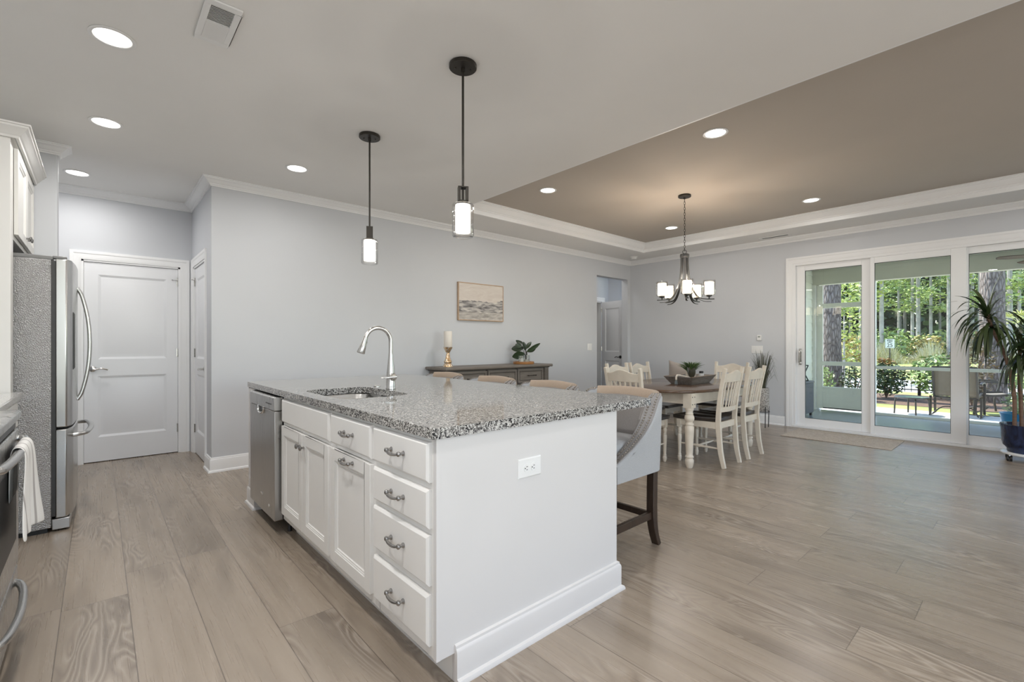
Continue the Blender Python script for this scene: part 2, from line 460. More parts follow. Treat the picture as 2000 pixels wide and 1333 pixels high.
b = MB()   # lower ceiling with the opening of the tray
for x0, y0, x1, y1 in ((-1.1, -4.1, T0X, 6.45), (T1X, -4.1, 7.66, 6.45), (T0X, T1Y, T1X, 6.45), (T0X, -4.1, T1X, T0Y)):
    b.box(x0, y0, CEIL, x1, y1, CEIL + 0.04)
for x0, y0, x1, y1 in ((T0X - 0.05, T0Y, T0X, T1Y), (T1X, T0Y, T1X + 0.05, T1Y), (T0X, T1Y, T1X, T1Y + 0.05), (T0X, T0Y - 0.05, T1X, T0Y)):
    b.box(x0, y0, CEIL + 0.01, x1, y1, TRAYZ + 0.03)
structure(b.build('ceiling', M['ceiling'], smooth=0), 'flat pale grey-white ceiling over kitchen and along the walls', 'ceiling')
b = MB(); b.box(T0X - 0.04, T0Y - 0.04, TRAYZ, T1X + 0.04, T1Y + 0.04, TRAYZ + 0.05)
structure(b.build('trim_1', M['taupe'], smooth=0), 'taupe painted recessed tray of the ceiling above the dining table', 'tray ceiling')

D0, D1, DZ = 6.52, 7.44, 2.405       # doorway in the back wall
b = MB(); b.box(XP, YB, 0, D0, YB + 0.13, CEIL); b.box(D1, YB, 0, XR + 0.14, YB + 0.13, CEIL); b.box(D0, YB, DZ, D1, YB + 0.13, CEIL)
structure(b.build('wall_back', M['wall']), 'light grey wall behind the sideboard with an open doorway', 'wall')
P0, P1, PZ = 5.44, 6.18, 2.045        # pantry door opening
b = MB(); b.box(XP, YB + 0.13, 0, XP + 0.12, P0, CEIL); b.box(XP, P1, 0, XP + 0.12, YA + 0.12, CEIL); b.box(XP, P0, PZ, XP + 0.12, P1, CEIL); b.box(XP + 0.09, P0, 0, XP + 0.12, P1, PZ)  # last plate added behind the door to stop sky light leaking in
structure(b.build('wall_pantry', M['wall']), 'short grey wall with the narrow white door beside the alcove', 'wall')
A0, A1, AZ = -0.125, 0.68, 2.045
b = MB(); b.box(-1.1, YA, 0, A0, YA + 0.12, CEIL); b.box(A1, YA, 0, XP, YA + 0.12, CEIL); b.box(A0, YA, AZ, A1, YA + 0.12, CEIL); b.box(A0, YA + 0.09, 0, A1, YA + 0.12, AZ)  # last plate added behind the door, blocks the light leak below it
structure(b.build('wall_alcove', M['wall']), 'grey wall at the end of the kitchen aisle around the wide white door', 'wall')
b = MB(); b.box(-1.1, -4.1, 0, -0.97, -1.55, CEIL); b.box(-1.1, -0.15, 0, -0.97, 6.3, CEIL); b.box(-1.1, -1.55, 0, -0.97, -0.15, 1.1); b.box(-1.1, -1.55, 2.1, -0.97, -0.15, CEIL)  # opening made for the added side fill
structure(b.build('wall_left', M['wall']), 'grey kitchen wall behind the range and the refrigerator', 'wall')
b = MB(); b.box(-0.97, 5.08, 0, -0.235, 5.2, CEIL)
structure(b.build('wall_stub', M['wall'], bevel=0.012), 'grey stub wall just beyond the refrigerator', 'wall')
S0, S1, SZ = 2.345, -1.24, 2.36       # glass door opening, from its left to its right jamb
b = MB(); b.box(XR, S0, 0, XR + 0.14, YB, CEIL); b.box(XR, -4.1, 0, XR + 0.14, S1, CEIL); b.box(XR, S1, SZ, XR + 0.14, S0, CEIL)
structure(b.build('wall_right', M['wall']), 'grey wall with the sliding glass doors onto the porch', 'wall')
b = MB(); b.box(-1.1, -4.1, 0, 0.0, -3.97, CEIL); b.box(5.2, -4.1, 0, 7.66, -3.97, CEIL); b.box(0.0, -4.1, 0, 5.2, -3.97, 0.4); b.box(0.0, -4.1, 2.5, 5.2, -3.97, CEIL)
structure(b.build('wall_front', M['wall']), 'grey living-room wall with wide windows facing the kitchen', 'wall')
# hall behind the doorway, seen dimly
HX, HY = 7.86, 5.86
b = MB()
b.box(5.9, HY, 0, 6.86, HY + 0.1, CEIL); b.box(7.64, HY, 0, HX, HY + 0.1, CEIL); b.box(6.86, HY, 2.05, 7.64, HY + 0.1, CEIL)
b.box(HX, 5.235, 0, HX + 0.1, HY + 0.1, CEIL); b.box(5.8, 5.235, 0, 5.9, HY + 0.1, CEIL)
b.box(7.66, 5.235, CEIL, HX, HY + 0.1, CEIL + 0.04)
b.box(6.3, 7.6, 0, 8.0, 7.7, CEIL); b.box(6.3, HY + 0.1, 0, 6.4, 7.6, CEIL); b.box(7.9, HY + 0.1, 0, 8.0, 7.6, CEIL); b.box(6.3, HY + 0.1, CEIL, 8.0, 7.6, CEIL + 0.04)
structure(b.build('wall_hall', M['wall']), 'grey walls of the small hall through the doorway', 'wall')

CROWN = [(0, -0.072), (0.010, -0.072), (0.012, -0.062), (0.019, -0.058), (0.021, -0.051), (0.030, -0.046), (0.046, -0.030), (0.058, -0.018), (0.066, -0.015), (0.068, -0.008), (0.080, -0.006), (0.080, -0.0005), (0, -0.0005)]
BASE = [(0, 0), (0.030, 0), (0.030, 0.006), (0.026, 0.016), (0.016, 0.021), (0.016, 0.112), (0.013, 0.120), (0.010, 0.124), (0.009, 0.133), (0, 0.137)]
def run(name, path, prof, z, label, cat, closed=False):
    return structure(MB().sweep(path, prof, closed, z).build(name, M['trim'], smooth=25), label, cat)
run('trim_2', [(XR, -4.0), (XR, YB), (XP, YB), (XP, YA), (-0.97, YA)], CROWN, CEIL, 'white crown moulding along the right wall, back wall and alcove', 'crown moulding')
run('trim_3', [(-0.235, 5.2), (-0.235, 5.08), (-0.97, 5.08)], CROWN, CEIL, 'white crown moulding wrapped around the stub wall by the refrigerator', 'crown moulding')
TC = [(0.0, -0.146), (0.014, -0.146), (0.014, -0.098), (0.022, -0.092), (0.024, -0.084), (0.034, -0.078), (0.052, -0.050), (0.068, -0.026), (0.078, -0.022), (0.080, -0.014), (0.094, -0.012), (0.094, -0.001), (0, -0.001)]
run('trim_4', [(T0X, T0Y), (T1X, T0Y), (T1X, T1Y), (T0X, T1Y)], TC, TRAYZ, 'white crown moulding around the inside of the tray ceiling', 'crown moulding', True)
run('baseboard_back', [(D0, YB), (XP, YB), (XP, P0 - 0.085)], BASE, 0, 'white baseboard along the back wall and its corner', 'baseboard')
run('baseboard_right', [(XR, S0 + 0.1), (XR, YB), (D1, YB)], BASE, 0, 'white baseboard left of the sliding glass doors', 'baseboard')

CASE = [(0, 0.0), (0, -0.085), (0.010, -0.085), (0.016, -0.078), (0.016, -0.055), (0.012, -0.050), (0.012, -0.020), (0.009, -0.014), (0.007, 0.0)]
def casing(name, Mx, w, h, label, cw=0.085, sill=0.0, lining=True):
    """moulded casing round an opening, local frame: opening x 0..w, z 0..h, wall face at y=0"""
    b = MB(Mx)
    def prof(s): return [(d, s + 0) for d, s in []]
    # profile depth d in -y, lateral position t outward 0..cw
    pr = [(0.0, 0.0), (0.008, 0.0), (0.010, 0.012), (0.013, 0.020), (0.013, 0.052), (0.017, 0.060), (0.017, cw), (0.0, cw)]
    rings = []
    for x, z, dx, dz in ((0, sill, -1, 0), (0, h, -1, 1), (w, h, 1, 1), (w, sill, 1, 0)):
        rings.append([(x + dx * t, -d, z + dz * t) for d, t in pr])
    b.loops(rings)
    # jamb lining
    if lining: b.box(-0.001, 0.0, sill, 0.018, 0.11, h); b.box(w - 0.018, 0.0, sill, w + 0.001, 0.11, h); b.box(0, 0.0, h - 0.018, w, 0.11, h + 0.001)
    return structure(b.build(name, M['trim'], smooth=25), label, 'door casing')

def panel_door(name, Mx, w, h, panels, label, hinge_x, handle_x, hmat, lever_dir, knob_z=0.94, kind='structure', th=0.035, hinges=(0.22, 1.05, 1.83)):
    """two-panel moulded door: slab x 0..w, front at y=0"""
    b = MB(Mx)
    xs = [0.0] + [panels[0][0], panels[0][2]] + [w]
    zs = [0.0]
    for p in panels: zs += [p[1], p[3]]
    zs.append(h)
    b.box(0, 0.012, 0, w, th, h)
    b.box(0, 0, 0, xs[1], 0.013, h); b.box(xs[2], 0, 0, w, 0.013, h)
    for a in range(0, len(zs), 2): b.box(xs[1], 0, zs[a], xs[2], 0.013, zs[a + 1])
    for p in panels:
        x0, z0, x1, z1 = p
        # sticking
        for r0, d0, r1, d1 in ((0.0, 0.0, 0.022, 0.010), (0.028, 0.010, 0.062, 0.003)):
            q = lambda r, d: [(x0 + r, d, z0 + r), (x1 - r, d, z0 + r), (x1 - r, d, z1 - r), (x0 + r, d, z1 - r)]
            b.loops([q(r0, d0), q(r1, d1)], False, r0 > 0.01)
        q = lambda r, d: [(x0 + r, d, z0 + r), (x1 - r, d, z0 + r), (x1 - r, d, z1 - r), (x0 + r, d, z1 - r)]
        b.loops([q(0.022, 0.010), q(0.028, 0.010)], False, False)
    d = b.build(name, M['door'], smooth=20)
    tag(d, label, 'door', kind='structure')
    g = MB(Mx); hx = handle_x
    g.lathe([(0.0, -0.002), (0.029, -0.002), (0.029, -0.010), (0.022, -0.014), (0.011, -0.016), (0.011, -0.045), (0.0, -0.047)], (hx, 0, knob_z), 20, axis='y')
    L = lever_dir
    g.tube(smooth([(hx, -0.042, knob_z), (hx + L * 0.03, -0.044, knob_z - 0.004), (hx + L * 0.065, -0.044, knob_z + 0.004), (hx + L * 0.10, -0.044, knob_z - 0.006), (hx + L * 0.115, -0.044, knob_z - 0.012)], 4), 0.0075, 8)
    g.build('door_handle', hmat, d, world=False)
    for z in hinges:
        k = MB(Mx); k.tube([(hinge_x, -0.006, z), (hinge_x, -0.006, z + 0.09)], 0.0065, 8); k.box(hinge_x - 0.012, -0.002, z, hinge_x + 0.012, 0.001, z + 0.09)
        if z == hinges[-1]:
            s = -1 if hinge_x > w / 2 else 1
            k.tube([(hinge_x, -0.012, z + 0.06), (hinge_x + s * 0.05, -0.035, z + 0.06)], 0.004, 6); k.ball((hinge_x + s * 0.053, -0.036, z + 0.06), 0.008, 8, 5)
        k.build('hinge', M['nickel'], d, world=False)
    return d
casing('trim_5', frame((A0, YA, 0), '-y'), A1 - A0, AZ, 'white casing around the wide alcove door')
panel_door('door_1', frame((A0 + 0.02, YA + 0.012, 0.008), '-y'), A1 - A0 - 0.04, AZ - 0.03, [(0.105, 0.245, 0.665, 0.865), (0.105, 1.035, 0.665, 1.895)],
           'wide white two-panel door at the end of the kitchen aisle', A1 - A0 - 0.038, 0.065, M['nickel'], 1)
casing('trim_6', frame((XP, P1, 0), '-x'), P1 - P0, PZ, 'white casing around the narrow door beside the alcove')
panel_door('door_2', frame((XP + 0.012, P1 - 0.02, 0.008), '-x'), P1 - P0 - 0.04, PZ - 0.03, [(0.115, 0.245, 0.585, 0.865), (0.115, 1.035, 0.585, 1.895)],
           'narrow white two-panel door on the side wall beside the alcove', 0.002, 0.64, M['nickel'], -1)
casing('trim_7', frame((6.86, HY, 0), '-y'), 0.78, 2.05, 'white casing around the closet opening in the hall')
a = math.atan2(-0.57, -0.11)
HM = Matrix.Translation((7.60, 5.83, 0.008)) @ Matrix.Rotation(a, 4, 'Z') @ Matrix.Scale(1, 4)
panel_door('door_3', HM, 0.60, 2.03, [(0.10, 0.245, 0.50, 0.865), (0.10, 1.035, 0.50, 1.895)], 'white panel door standing ajar in the hall doorway', 0.0, 0.535, M['iron'], -1)

# ------------------------------------------------------------------ sliding glass doors
SW = S0 - S1
SM = frame((XR, S0, 0), '-x')          # local x runs toward the camera side of the room
casing('trim_8', SM, SW, SZ, 'white casing around the sliding glass doors', lining=False)
b = MB(SM); b.box(-0.006, 0.0, 0, 0.035, 0.13, SZ + 0.006); b.box(SW - 0.035, 0.0, 0, SW + 0.006, 0.13, SZ + 0.006); b.box(0.030, 0.0, SZ - 0.035, SW - 0.030, 0.13, SZ + 0.006)
b.box(0.0, -0.022, 0, SW, 0.13, 0.028)
slider = b.build('door_4', M['trim'], bevel=0.003)
structure(slider, 'white multi-panel sliding glass door wall opening onto the porch', 'sliding door')
pitch, first = 0.868, 0.035
for i in range(4):
    x0 = first + i * pitch; x1 = x0 + pitch + (0.035 if i < 3 else 0)
    if i == 3: x1 = SW - 0.035
    y0 = (0.052, 0.010, 0.052, 0.094)[i]; y1 = y0 + 0.040
    sl, sr, st, sb = (0.100, 0.135, 0.078, 0.108)
    if i == 0: sl = 0.105
    if i == 1: sl, sr = 0.045, 0.135
    if i == 2: sl, sr = 0.050, 0.09
    z0, z1 = 0.030, SZ - 0.034
    b = MB(SM)
    b.box(x0, y0, z0, x0 + sl, y1, z1); b.box(x1 - sr, y0, z0, x1, y1, z1); b.box(x0 + sl, y0, z0, x1 - sr, y1, z0 + sb); b.box(x0 + sl, y0, z1 - st, x1 - sr, y1, z1)
    sash = b.build('sash', M['trim'], slider, bevel=0.004, world=False)
    g = MB(SM)   # dark gasket round the pane
    gx0, gx1, gz0, gz1 = x0 + sl, x1 - sr, z0 + sb, z1 - st
    for q in ((gx0 - 0.002, gz0, gx0 + 0.004, gz1), (gx1 - 0.004, gz0, gx1 + 0.002, gz1), (gx0, gz0 - 0.002, gx1, gz0 + 0.004), (gx0, gz1 - 0.004, gx1, gz1 + 0.002)):
        g.box(q[0], y0 + 0.008, q[1], q[2], y1 - 0.008, q[3])
    g.build('gasket', M['black'], sash, world=False)
    g = MB(SM); g.box(gx0 + 0.001, y0 + 0.016, gz0 + 0.001, gx1 - 0.001, y0 + 0.022, gz1 - 0.001)
    g.build('pane', M['glass'], sash, world=False, smooth=0)
    if i == 0:
        h = MB(SM); h.box(x0 + 0.03, y0 - 0.006, 0.90, x0 + 0.064, y0 + 0.001, 1.13)
        h.bar(smooth([(x0 + 0.047, y0 - 0.004, 0.925), (x0 + 0.047, y0 - 0.035, 0.935), (x0 + 0.047, y0 - 0.04, 0.96), (x0 + 0.047, y0 - 0.04, 1.07), (x0 + 0.047, y0 - 0.035, 1.095), (x0 + 0.047, y0 - 0.004, 1.105)], 4), 0.02, 0.014, up=(1, 0, 0))
        h.build('pull_handle', M['nickel'], sash, world=False)

# ------------------------------------------------------------------ island cabinets
IX, IY0, IY1, IXB = 0.87, 1.385, 3.95, 1.89     # face frame plane, near end, far end, back
def cab_body(th, y0, y1, zt=0.874, floor_z=0.105, rails=()):
    """open-topped box with a face frame and recessed toe board; front toward -x"""
    b = MB()
    xb = IX + 0.60
    b.box(IX + 0.019, y0, floor_z, xb, y0 + 0.016, zt); b.box(IX + 0.019, y1 - 0.016, floor_z, xb, y1, zt)
    b.box(IX + 0.019, y0 + 0.016, floor_z, xb, y1 - 0.016, floor_z + 0.016); b.box(xb - 0.012, y0 + 0.016, floor_z + 0.016, xb, y1 - 0.016, zt)
    b.build('body', M['cab'], th, bevel=0.001)
    f = MB()
    f.box(IX, y0, floor_z, IX + 0.019, y0 + 0.04, zt); f.box(IX, y1 - 0.04, floor_z, IX + 0.019, y1, zt)
    f.box(IX, y0 + 0.04, zt - 0.04, IX + 0.019, y1 - 0.04, zt); f.box(IX, y0 + 0.04, floor_z, IX + 0.019, y1 - 0.04, floor_z + 0.04)
    for z in rails: f.box(IX, y0 + 0.04, z - 0.02, IX + 0.019, y1 - 0.04, z + 0.02)
    f.build('face_frame', M['cab'], th, bevel=0.001)
    t = MB(); t.box(IX + 0.075, y0, 0, IX + 0.09, y1, floor_z)
    t.build('toe_board', M['cab'], th)
def bar_pull(Mx, x, z, w=0.096):
    """bowed nickel pull centred at local x,z on plane y=0"""
    h = MB(Mx)
    for s in (-1, 1):
        h.lathe([(0.010, 0.0), (0.010, -0.004), (0.006, -0.008), (0.006, -0.022), (0.0, -0.024)], (x + s * w / 2, 0, z), 12, axis='y')
        h.ball((x + s * w / 2, -0.022, z), 0.010, 10, 6, (1.0, 0.8, 1.0))
    h.tube(bez((x - w / 2, -0.021, z), (x - w / 4, -0.031, z - 0.009), (x + w / 4, -0.031, z - 0.009), (x + w / 2, -0.021, z), 14), [0.0048 + 0.0022 * math.sin(PI * k / 14) for k in range(15)], 8, flat=0.8)
    return h
def drawer(th, y0, y1, z0, z1, pull=True):
    Mx = frame((IX - 0.0195, y1, z0), '-x'); w, h = y1 - y0, z1 - z0
    b = MB(Mx); b.box(0, 0.008, 0, w, 0.0195, h)
    q = lambda r, d: [(r, d, r), (w - r, d, r), (w - r, d, h - r), (r, d, h - r)]
    b.loops([q(0, 0.008), q(0.003, 0.005), q(0.010, 0.0)], False, True)
    d = b.build('drawer', M['cab'], th, smooth=20)
    if pull: bar_pull(Mx, w / 2, h / 2 + 0.005).build('handle', M['pewter'], d, world=True, shift=None)
    return d
def cab_door(th, Mx, w, h, mat, name='door', st=0.055):
    b = MB(Mx)
    b.box(0, 0.0, 0, st, 0.0195, h); b.box(w - st, 0.0, 0, w, 0.0195, h); b.box(st, 0.0, 0, w - st, 0.0195, st); b.box(st, 0.0, h - st, w - st, 0.0195, h)
    q = lambda r, d: [(st + r, d, st + r), (w - st - r, d, st + r), (w - st - r, d, h - st - r), (st + r, d, h - st - r)]
    b.loops([q(-0.001, 0.003), q(0.006, 0.003), q(0.008, 0.006), q(0.014, 0.006), q(0.018, 0.011)], False, True)
    return b.build(name, mat, th, bevel=0.0025, smooth=20)

def fix_child(o, th):
    return o
# drawer stack at the near end
cab = thing('base_cabinet', 'white island cabinet with four stacked drawers at its near corner', 'cabinet', (IX, IY0, 0), 'island base cabinets')
cab_body(cab, IY0, 1.838, rails=(0.705, 0.545, 0.341))
for z0, z1 in ((0.716, 0.858), (0.556, 0.692), (0.357, 0.533), (0.148, 0.326)): drawer(cab, 1.398, 1.828, z0, z1)
# pull-out with one drawer above
cab = thing('base_cabinet', 'white island cabinet with one drawer over a tall pull-out door', 'cabinet', (IX, 1.838, 0), 'island base cabinets')
cab_body(cab, 1.838, 2.312, rails=(0.703,))
drawer(cab, 1.853, 2.298, 0.716, 0.858)
Mx = frame((IX - 0.0195, 2.298, 0.148), '-x'); d = cab_door(cab, Mx, 0.445, 0.545, M['cab'])
bar_pull(Mx, 0.2225, 0.518).build('handle', M['pewter'], d)
# sink base
cab = thing('base_cabinet', 'white island sink cabinet with a false front over two doors', 'cabinet', (IX, 2.312, 0), 'island base cabinets')
cab_body(cab, 2.312, 3.132, rails=(0.703,))
d = drawer(cab, 2.327, 3.112, 0.716, 0.858, pull=False); d.name = 'false_front'
for k, (y1, kx) in enumerate(((3.112, 0.36), (2.716, 0.028))):
    Mx = frame((IX - 0.0195, y1, 0.148), '-x'); d = cab_door(cab, Mx, 0.389, 0.545, M['cab'])
    h = MB(Mx); h.lathe([(0.006, 0.0), (0.006, -0.012), (0.014, -0.018), (0.015, -0.024), (0.010, -0.028), (0.0, -0.029)], (kx, 0, 0.478), 14, axis='y')
    h.build('knob', M['pewter'], d)
# dishwasher
dw = thing('dishwasher', 'stainless steel dishwasher set into the island beside the sink cabinet', 'dishwasher', (IX, 3.14, 0))
y0, y1 = 3.142, 3.752; xf = 0.818
b = MB(); b.box(xf + 0.055, y0 + 0.006, 0.09, IX + 0.57, y1 - 0.006, 0.862); b.build('tub', M['black'], dw)
b = MB(); b.box(xf, y0, 0.095, xf + 0.05, y1, 0.778); b.build('door', steel('dishwasher_steel', (0.52, 0.51, 0.495), 0.32, (1, 60, 0.6)), dw, bevel=0.004)
b = MB(); b.prism([(xf - 0.002, 0.782), (xf + 0.05, 0.782), (xf + 0.05, 0.866), (xf + 0.006, 0.866), (xf - 0.002, 0.858)], y0, y1, 'y')
cp = b.build('control_panel', M['steel'], dw, bevel=0.002)
b = MB()
for k in range(5): b.box(xf - 0.0035, y0 + 0.06 + k * 0.028, 0.815, xf - 0.001, y0 + 0.075 + k * 0.028, 0.823)
b.build('button', paint('dark_marking', (0.10, 0.10, 0.10), 0.5), cp)
b = MB()   # pocket handle
Mx = frame((xf, y1, 0), '-x')
b.M = Mx
b.tube(smooth([(0.235, -0.004, 0.786), (0.245, -0.006, 0.752), (0.305, -0.010, 0.742), (0.365, -0.006, 0.752), (0.375, -0.004, 0.786)], 5), 0.007, 8)
b.build('handle', M['chrome'], dw)
b = MB(Mx); b.prism([(0.25, 0.782), (0.258, 0.757), (0.305, 0.75), (0.352, 0.757), (0.36, 0.782)], -0.002, 0.002, 'y'); b.build('handle_pocket', M['black'], dw)
b = MB(Mx); b.box(0.30, -0.003, 0.20, 0.345, 0.0005, 0.212); b.build('badge', M['chrome'], dw)
b = MB(Mx); b.lathe([(0.012, -0.002), (0.012, 0.0)], (0.49, 0, 0.165), 14, axis='y'); b.build('badge', M['chrome'], dw)
b = MB()
for yy in (y0 + 0.04, y1 - 0.04): b = MB(); b.tube([(IX + 0.05, yy, 0), (IX + 0.05, yy, 0.092)], 0.013, 8); b.build('foot', M['black'], dw)
# island carcass panels, base moulding
isl = thing('island_panelling', 'smooth white end and back panelling of the kitchen island with base moulding', 'island', (1.4, 1.4, 0))
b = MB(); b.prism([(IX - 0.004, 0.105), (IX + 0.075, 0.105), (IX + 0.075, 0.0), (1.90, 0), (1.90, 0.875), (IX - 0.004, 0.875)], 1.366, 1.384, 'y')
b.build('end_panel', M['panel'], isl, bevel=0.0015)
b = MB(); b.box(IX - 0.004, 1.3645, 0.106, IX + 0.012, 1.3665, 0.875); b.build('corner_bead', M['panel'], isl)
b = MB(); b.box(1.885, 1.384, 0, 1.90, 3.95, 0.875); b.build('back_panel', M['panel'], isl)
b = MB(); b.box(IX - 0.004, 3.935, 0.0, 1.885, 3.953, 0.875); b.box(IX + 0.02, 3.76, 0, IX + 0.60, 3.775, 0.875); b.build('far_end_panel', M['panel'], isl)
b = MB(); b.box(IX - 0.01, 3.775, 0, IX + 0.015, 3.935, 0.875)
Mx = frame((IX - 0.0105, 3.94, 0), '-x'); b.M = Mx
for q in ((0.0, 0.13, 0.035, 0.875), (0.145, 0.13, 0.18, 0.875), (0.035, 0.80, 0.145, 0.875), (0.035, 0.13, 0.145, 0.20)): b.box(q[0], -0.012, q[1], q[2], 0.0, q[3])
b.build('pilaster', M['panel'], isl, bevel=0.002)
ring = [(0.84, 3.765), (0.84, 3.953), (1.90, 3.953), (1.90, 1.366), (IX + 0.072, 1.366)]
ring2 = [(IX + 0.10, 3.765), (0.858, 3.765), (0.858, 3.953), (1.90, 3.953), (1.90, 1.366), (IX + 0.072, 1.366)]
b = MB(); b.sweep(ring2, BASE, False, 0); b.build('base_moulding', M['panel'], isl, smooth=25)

# worktop with the sink cut out
ct = MB()
X0, Y0, X1, Y1, ZT, ZB = 0.843, 1.345, 2.185, 3.975, 0.914, 0.876
HX0, HY0, HX1, HY1 = 0.935, 2.345, 1.335, 2.985
outer = rrect(X0, Y0, X1, Y1, 0.02, 5); inner = rrect(HX0, HY0, HX1, HY1, 0.085, 8)
def ringfill(z):
    vo = [ct.v((x, y, z)) for x, y in outer]; vi = [ct.v((x, y, z)) for x, y in inner]
    es = [ct.bm.edges.new((v[i], v[(i + 1) % len(v)])) for v in (vo, vi) for i in range(len(v))]
    bmesh.ops.triangle_fill(ct.bm, use_beauty=True, use_dissolve=False, edges=es)
    return vo, vi
to, ti = ringfill(ZT); bo, bi = ringfill(ZB)
for A, B in ((to, bo), (ti, bi)):
    for i in range(len(A)):
        j = (i + 1) % len(A); ct.f([A[i], A[j], B[j], B[i]])
top = ct.build('worktop', M['granite'], bevel=0.007, bseg=3, smooth=50)
tag(top, 'speckled black and grey granite worktop of the kitchen island', 'countertop')

# sink
sk = thing('sink', 'undermounted stainless steel double bowl sink in the granite island', 'sink', (1.13, 2.66, 0.87))
for y0, y1 in ((2.335, 2.672), (2.690, 2.995)):
    b = MB(); rings = []
    for ins, z, rr in ((-0.012, 0.8745, 0.075), (0.0, 0.8745, 0.07), (0.004, 0.866, 0.07), (0.014, 0.72, 0.065), (0.035, 0.700, 0.06), (0.12, 0.695, 0.03)):
        rings.append([(x, y, z) for x, y in rrect(0.932 + ins, y0 + ins, 1.342 - ins, y1 - ins, rr, 5)])
    b.loops(rings, cap0=False)
    o = b.build('bowl', M['sinksteel'], sk, bevel=-1, smooth=45)
    sm = o.modifiers.new('wall', 'SOLIDIFY'); sm.thickness = 0.0015; sm.offset = -1
    d = MB(); cx, cy = 1.137, (y0 + y1) / 2
    d.lathe([(0.0, 0.700), (0.03, 0.698), (0.042, 0.700), (0.044, 0.6965), (0.0, 0.6965)], (cx, cy, 0), 18); d.build('drain', M['chrome'], o)
# faucet
fa = thing('faucet', 'brushed nickel gooseneck pull-down faucet on the island behind the sink', 'faucet', (1.385, 2.715, ZT))
b = MB(); c = (1.385, 2.715, 0)
b.lathe([(0.030, ZT + 0.0005), (0.031, ZT + 0.006), (0.0285, ZT + 0.012), (0.0275, ZT + 0.06), (0.026, ZT + 0.095), (0.020, ZT + 0.15), (0.0145, ZT + 0.21), (0.0135, ZT + 0.225)], c, 24)
b.build('body', M['nickel'], fa)
zt = ZT + 0.225; R = 0.085
pts = [(1.385, 2.715, zt), (1.385, 2.715, zt + 0.07)]
for k in range(1, 15):
    a = PI * k / 14 * 0.90
    pts.append((1.385 - R + R * math.cos(a), 2.715, zt + 0.075 + R * math.sin(a)))
e = pts[-1]; t = Vector((-math.sin(PI * 0.9) , 0, math.cos(PI * 0.9))).normalized()
b = MB(); b.tube(pts, 0.0125, 14); b.build('spout', M['nickel'], fa)
b = MB(); p0 = Vector(e); p = [p0, p0 + t * 0.012, p0 + t * 0.05, p0 + t * 0.098, p0 + t * 0.102]
b.tube(p, [0.0135, 0.0145, 0.018, 0.0245, 0.022], 18); sh = b.build('spray_head', M['nickel'], fa)
b = MB(); q = p0 + t * 0.035 + Vector((0.016, 0, 0.004)); b.ball(q, 0.007, 8, 5, (0.6, 1, 1.6)); b.build('spray_button', M['black'], sh)
b = MB(); zc = ZT + 0.078
b.ball((1.385, 2.683, zc), 0.026, 16, 10, (0.9, 1.0, 0.95))
b.tube(smooth([(1.395, 2.672, zc + 0.004), (1.36, 2.668, zc + 0.002), (1.33, 2.672, zc - 0.002), (1.305, 2.68, zc - 0.003)], 4), [0.017, 0.016, 0.015, 0.014, 0.013, 0.012, 0.0115, 0.011, 0.0105, 0.010, 0.0095, 0.008, 0.006], 10, flat=0.55, up=(0, 0, 1))
b.build('lever', M['nickel'], fa)
b = MB(); b.lathe([(0.0, ZT + 0.0005), (0.022, ZT + 0.0005), (0.022, ZT + 0.004), (0.018, ZT + 0.008), (0.008, ZT + 0.009), (0.0, ZT + 0.009)], (1.40, 2.94, 0), 20)
tag(b.build('air_switch_button', M['nickel']), 'small round metal button on the granite beside the faucet', 'button')
# outlet on the end panel
def plate_outlet(name, Mx, w, h, label, cat, horizontal=True, n=1):
    b = MB(Mx); q = lambda r, d: [(r, d, r), (w - r, d, r), (w - r, d, h - r), (r, d, h - r)]
    b.loops([q(0, 0.0), q(0, -0.003), q(0.004, -0.006)])
    return tag(b.build(name, M['plastic'], smooth=20), label, cat)
Mx = frame((1.243, 1.366, 0.662), '-y')
ou = plate_outlet('wall_outlet', Mx, 0.127, 0.078, 'white duplex outlet on the end of the island', 'outlet')
for cx in (0.044, 0.083):
    b = MB(Mx); b.lathe([(0.0, -0.006), (0.0165, -0.006), (0.0165, -0.0085), (0.0, -0.0085)], (cx, 0, 0.039), 18, axis='y')
    s = b.build('receptacle', M['plastic'], ou, world=False)
    b = MB(Mx)
    b.box(cx - 0.004, -0.0092, 0.044, cx + 0.004, -0.0083, 0.0462); b.box(cx - 0.004, -0.0092, 0.032, cx + 0.003, -0.0083, 0.0342); b.lathe([(0.0026, -0.0092), (0.0026, -0.0083)], (cx - 0.010, 0, 0.039), 8, axis='y')
    b.build('slot', M['black'], s, world=False)

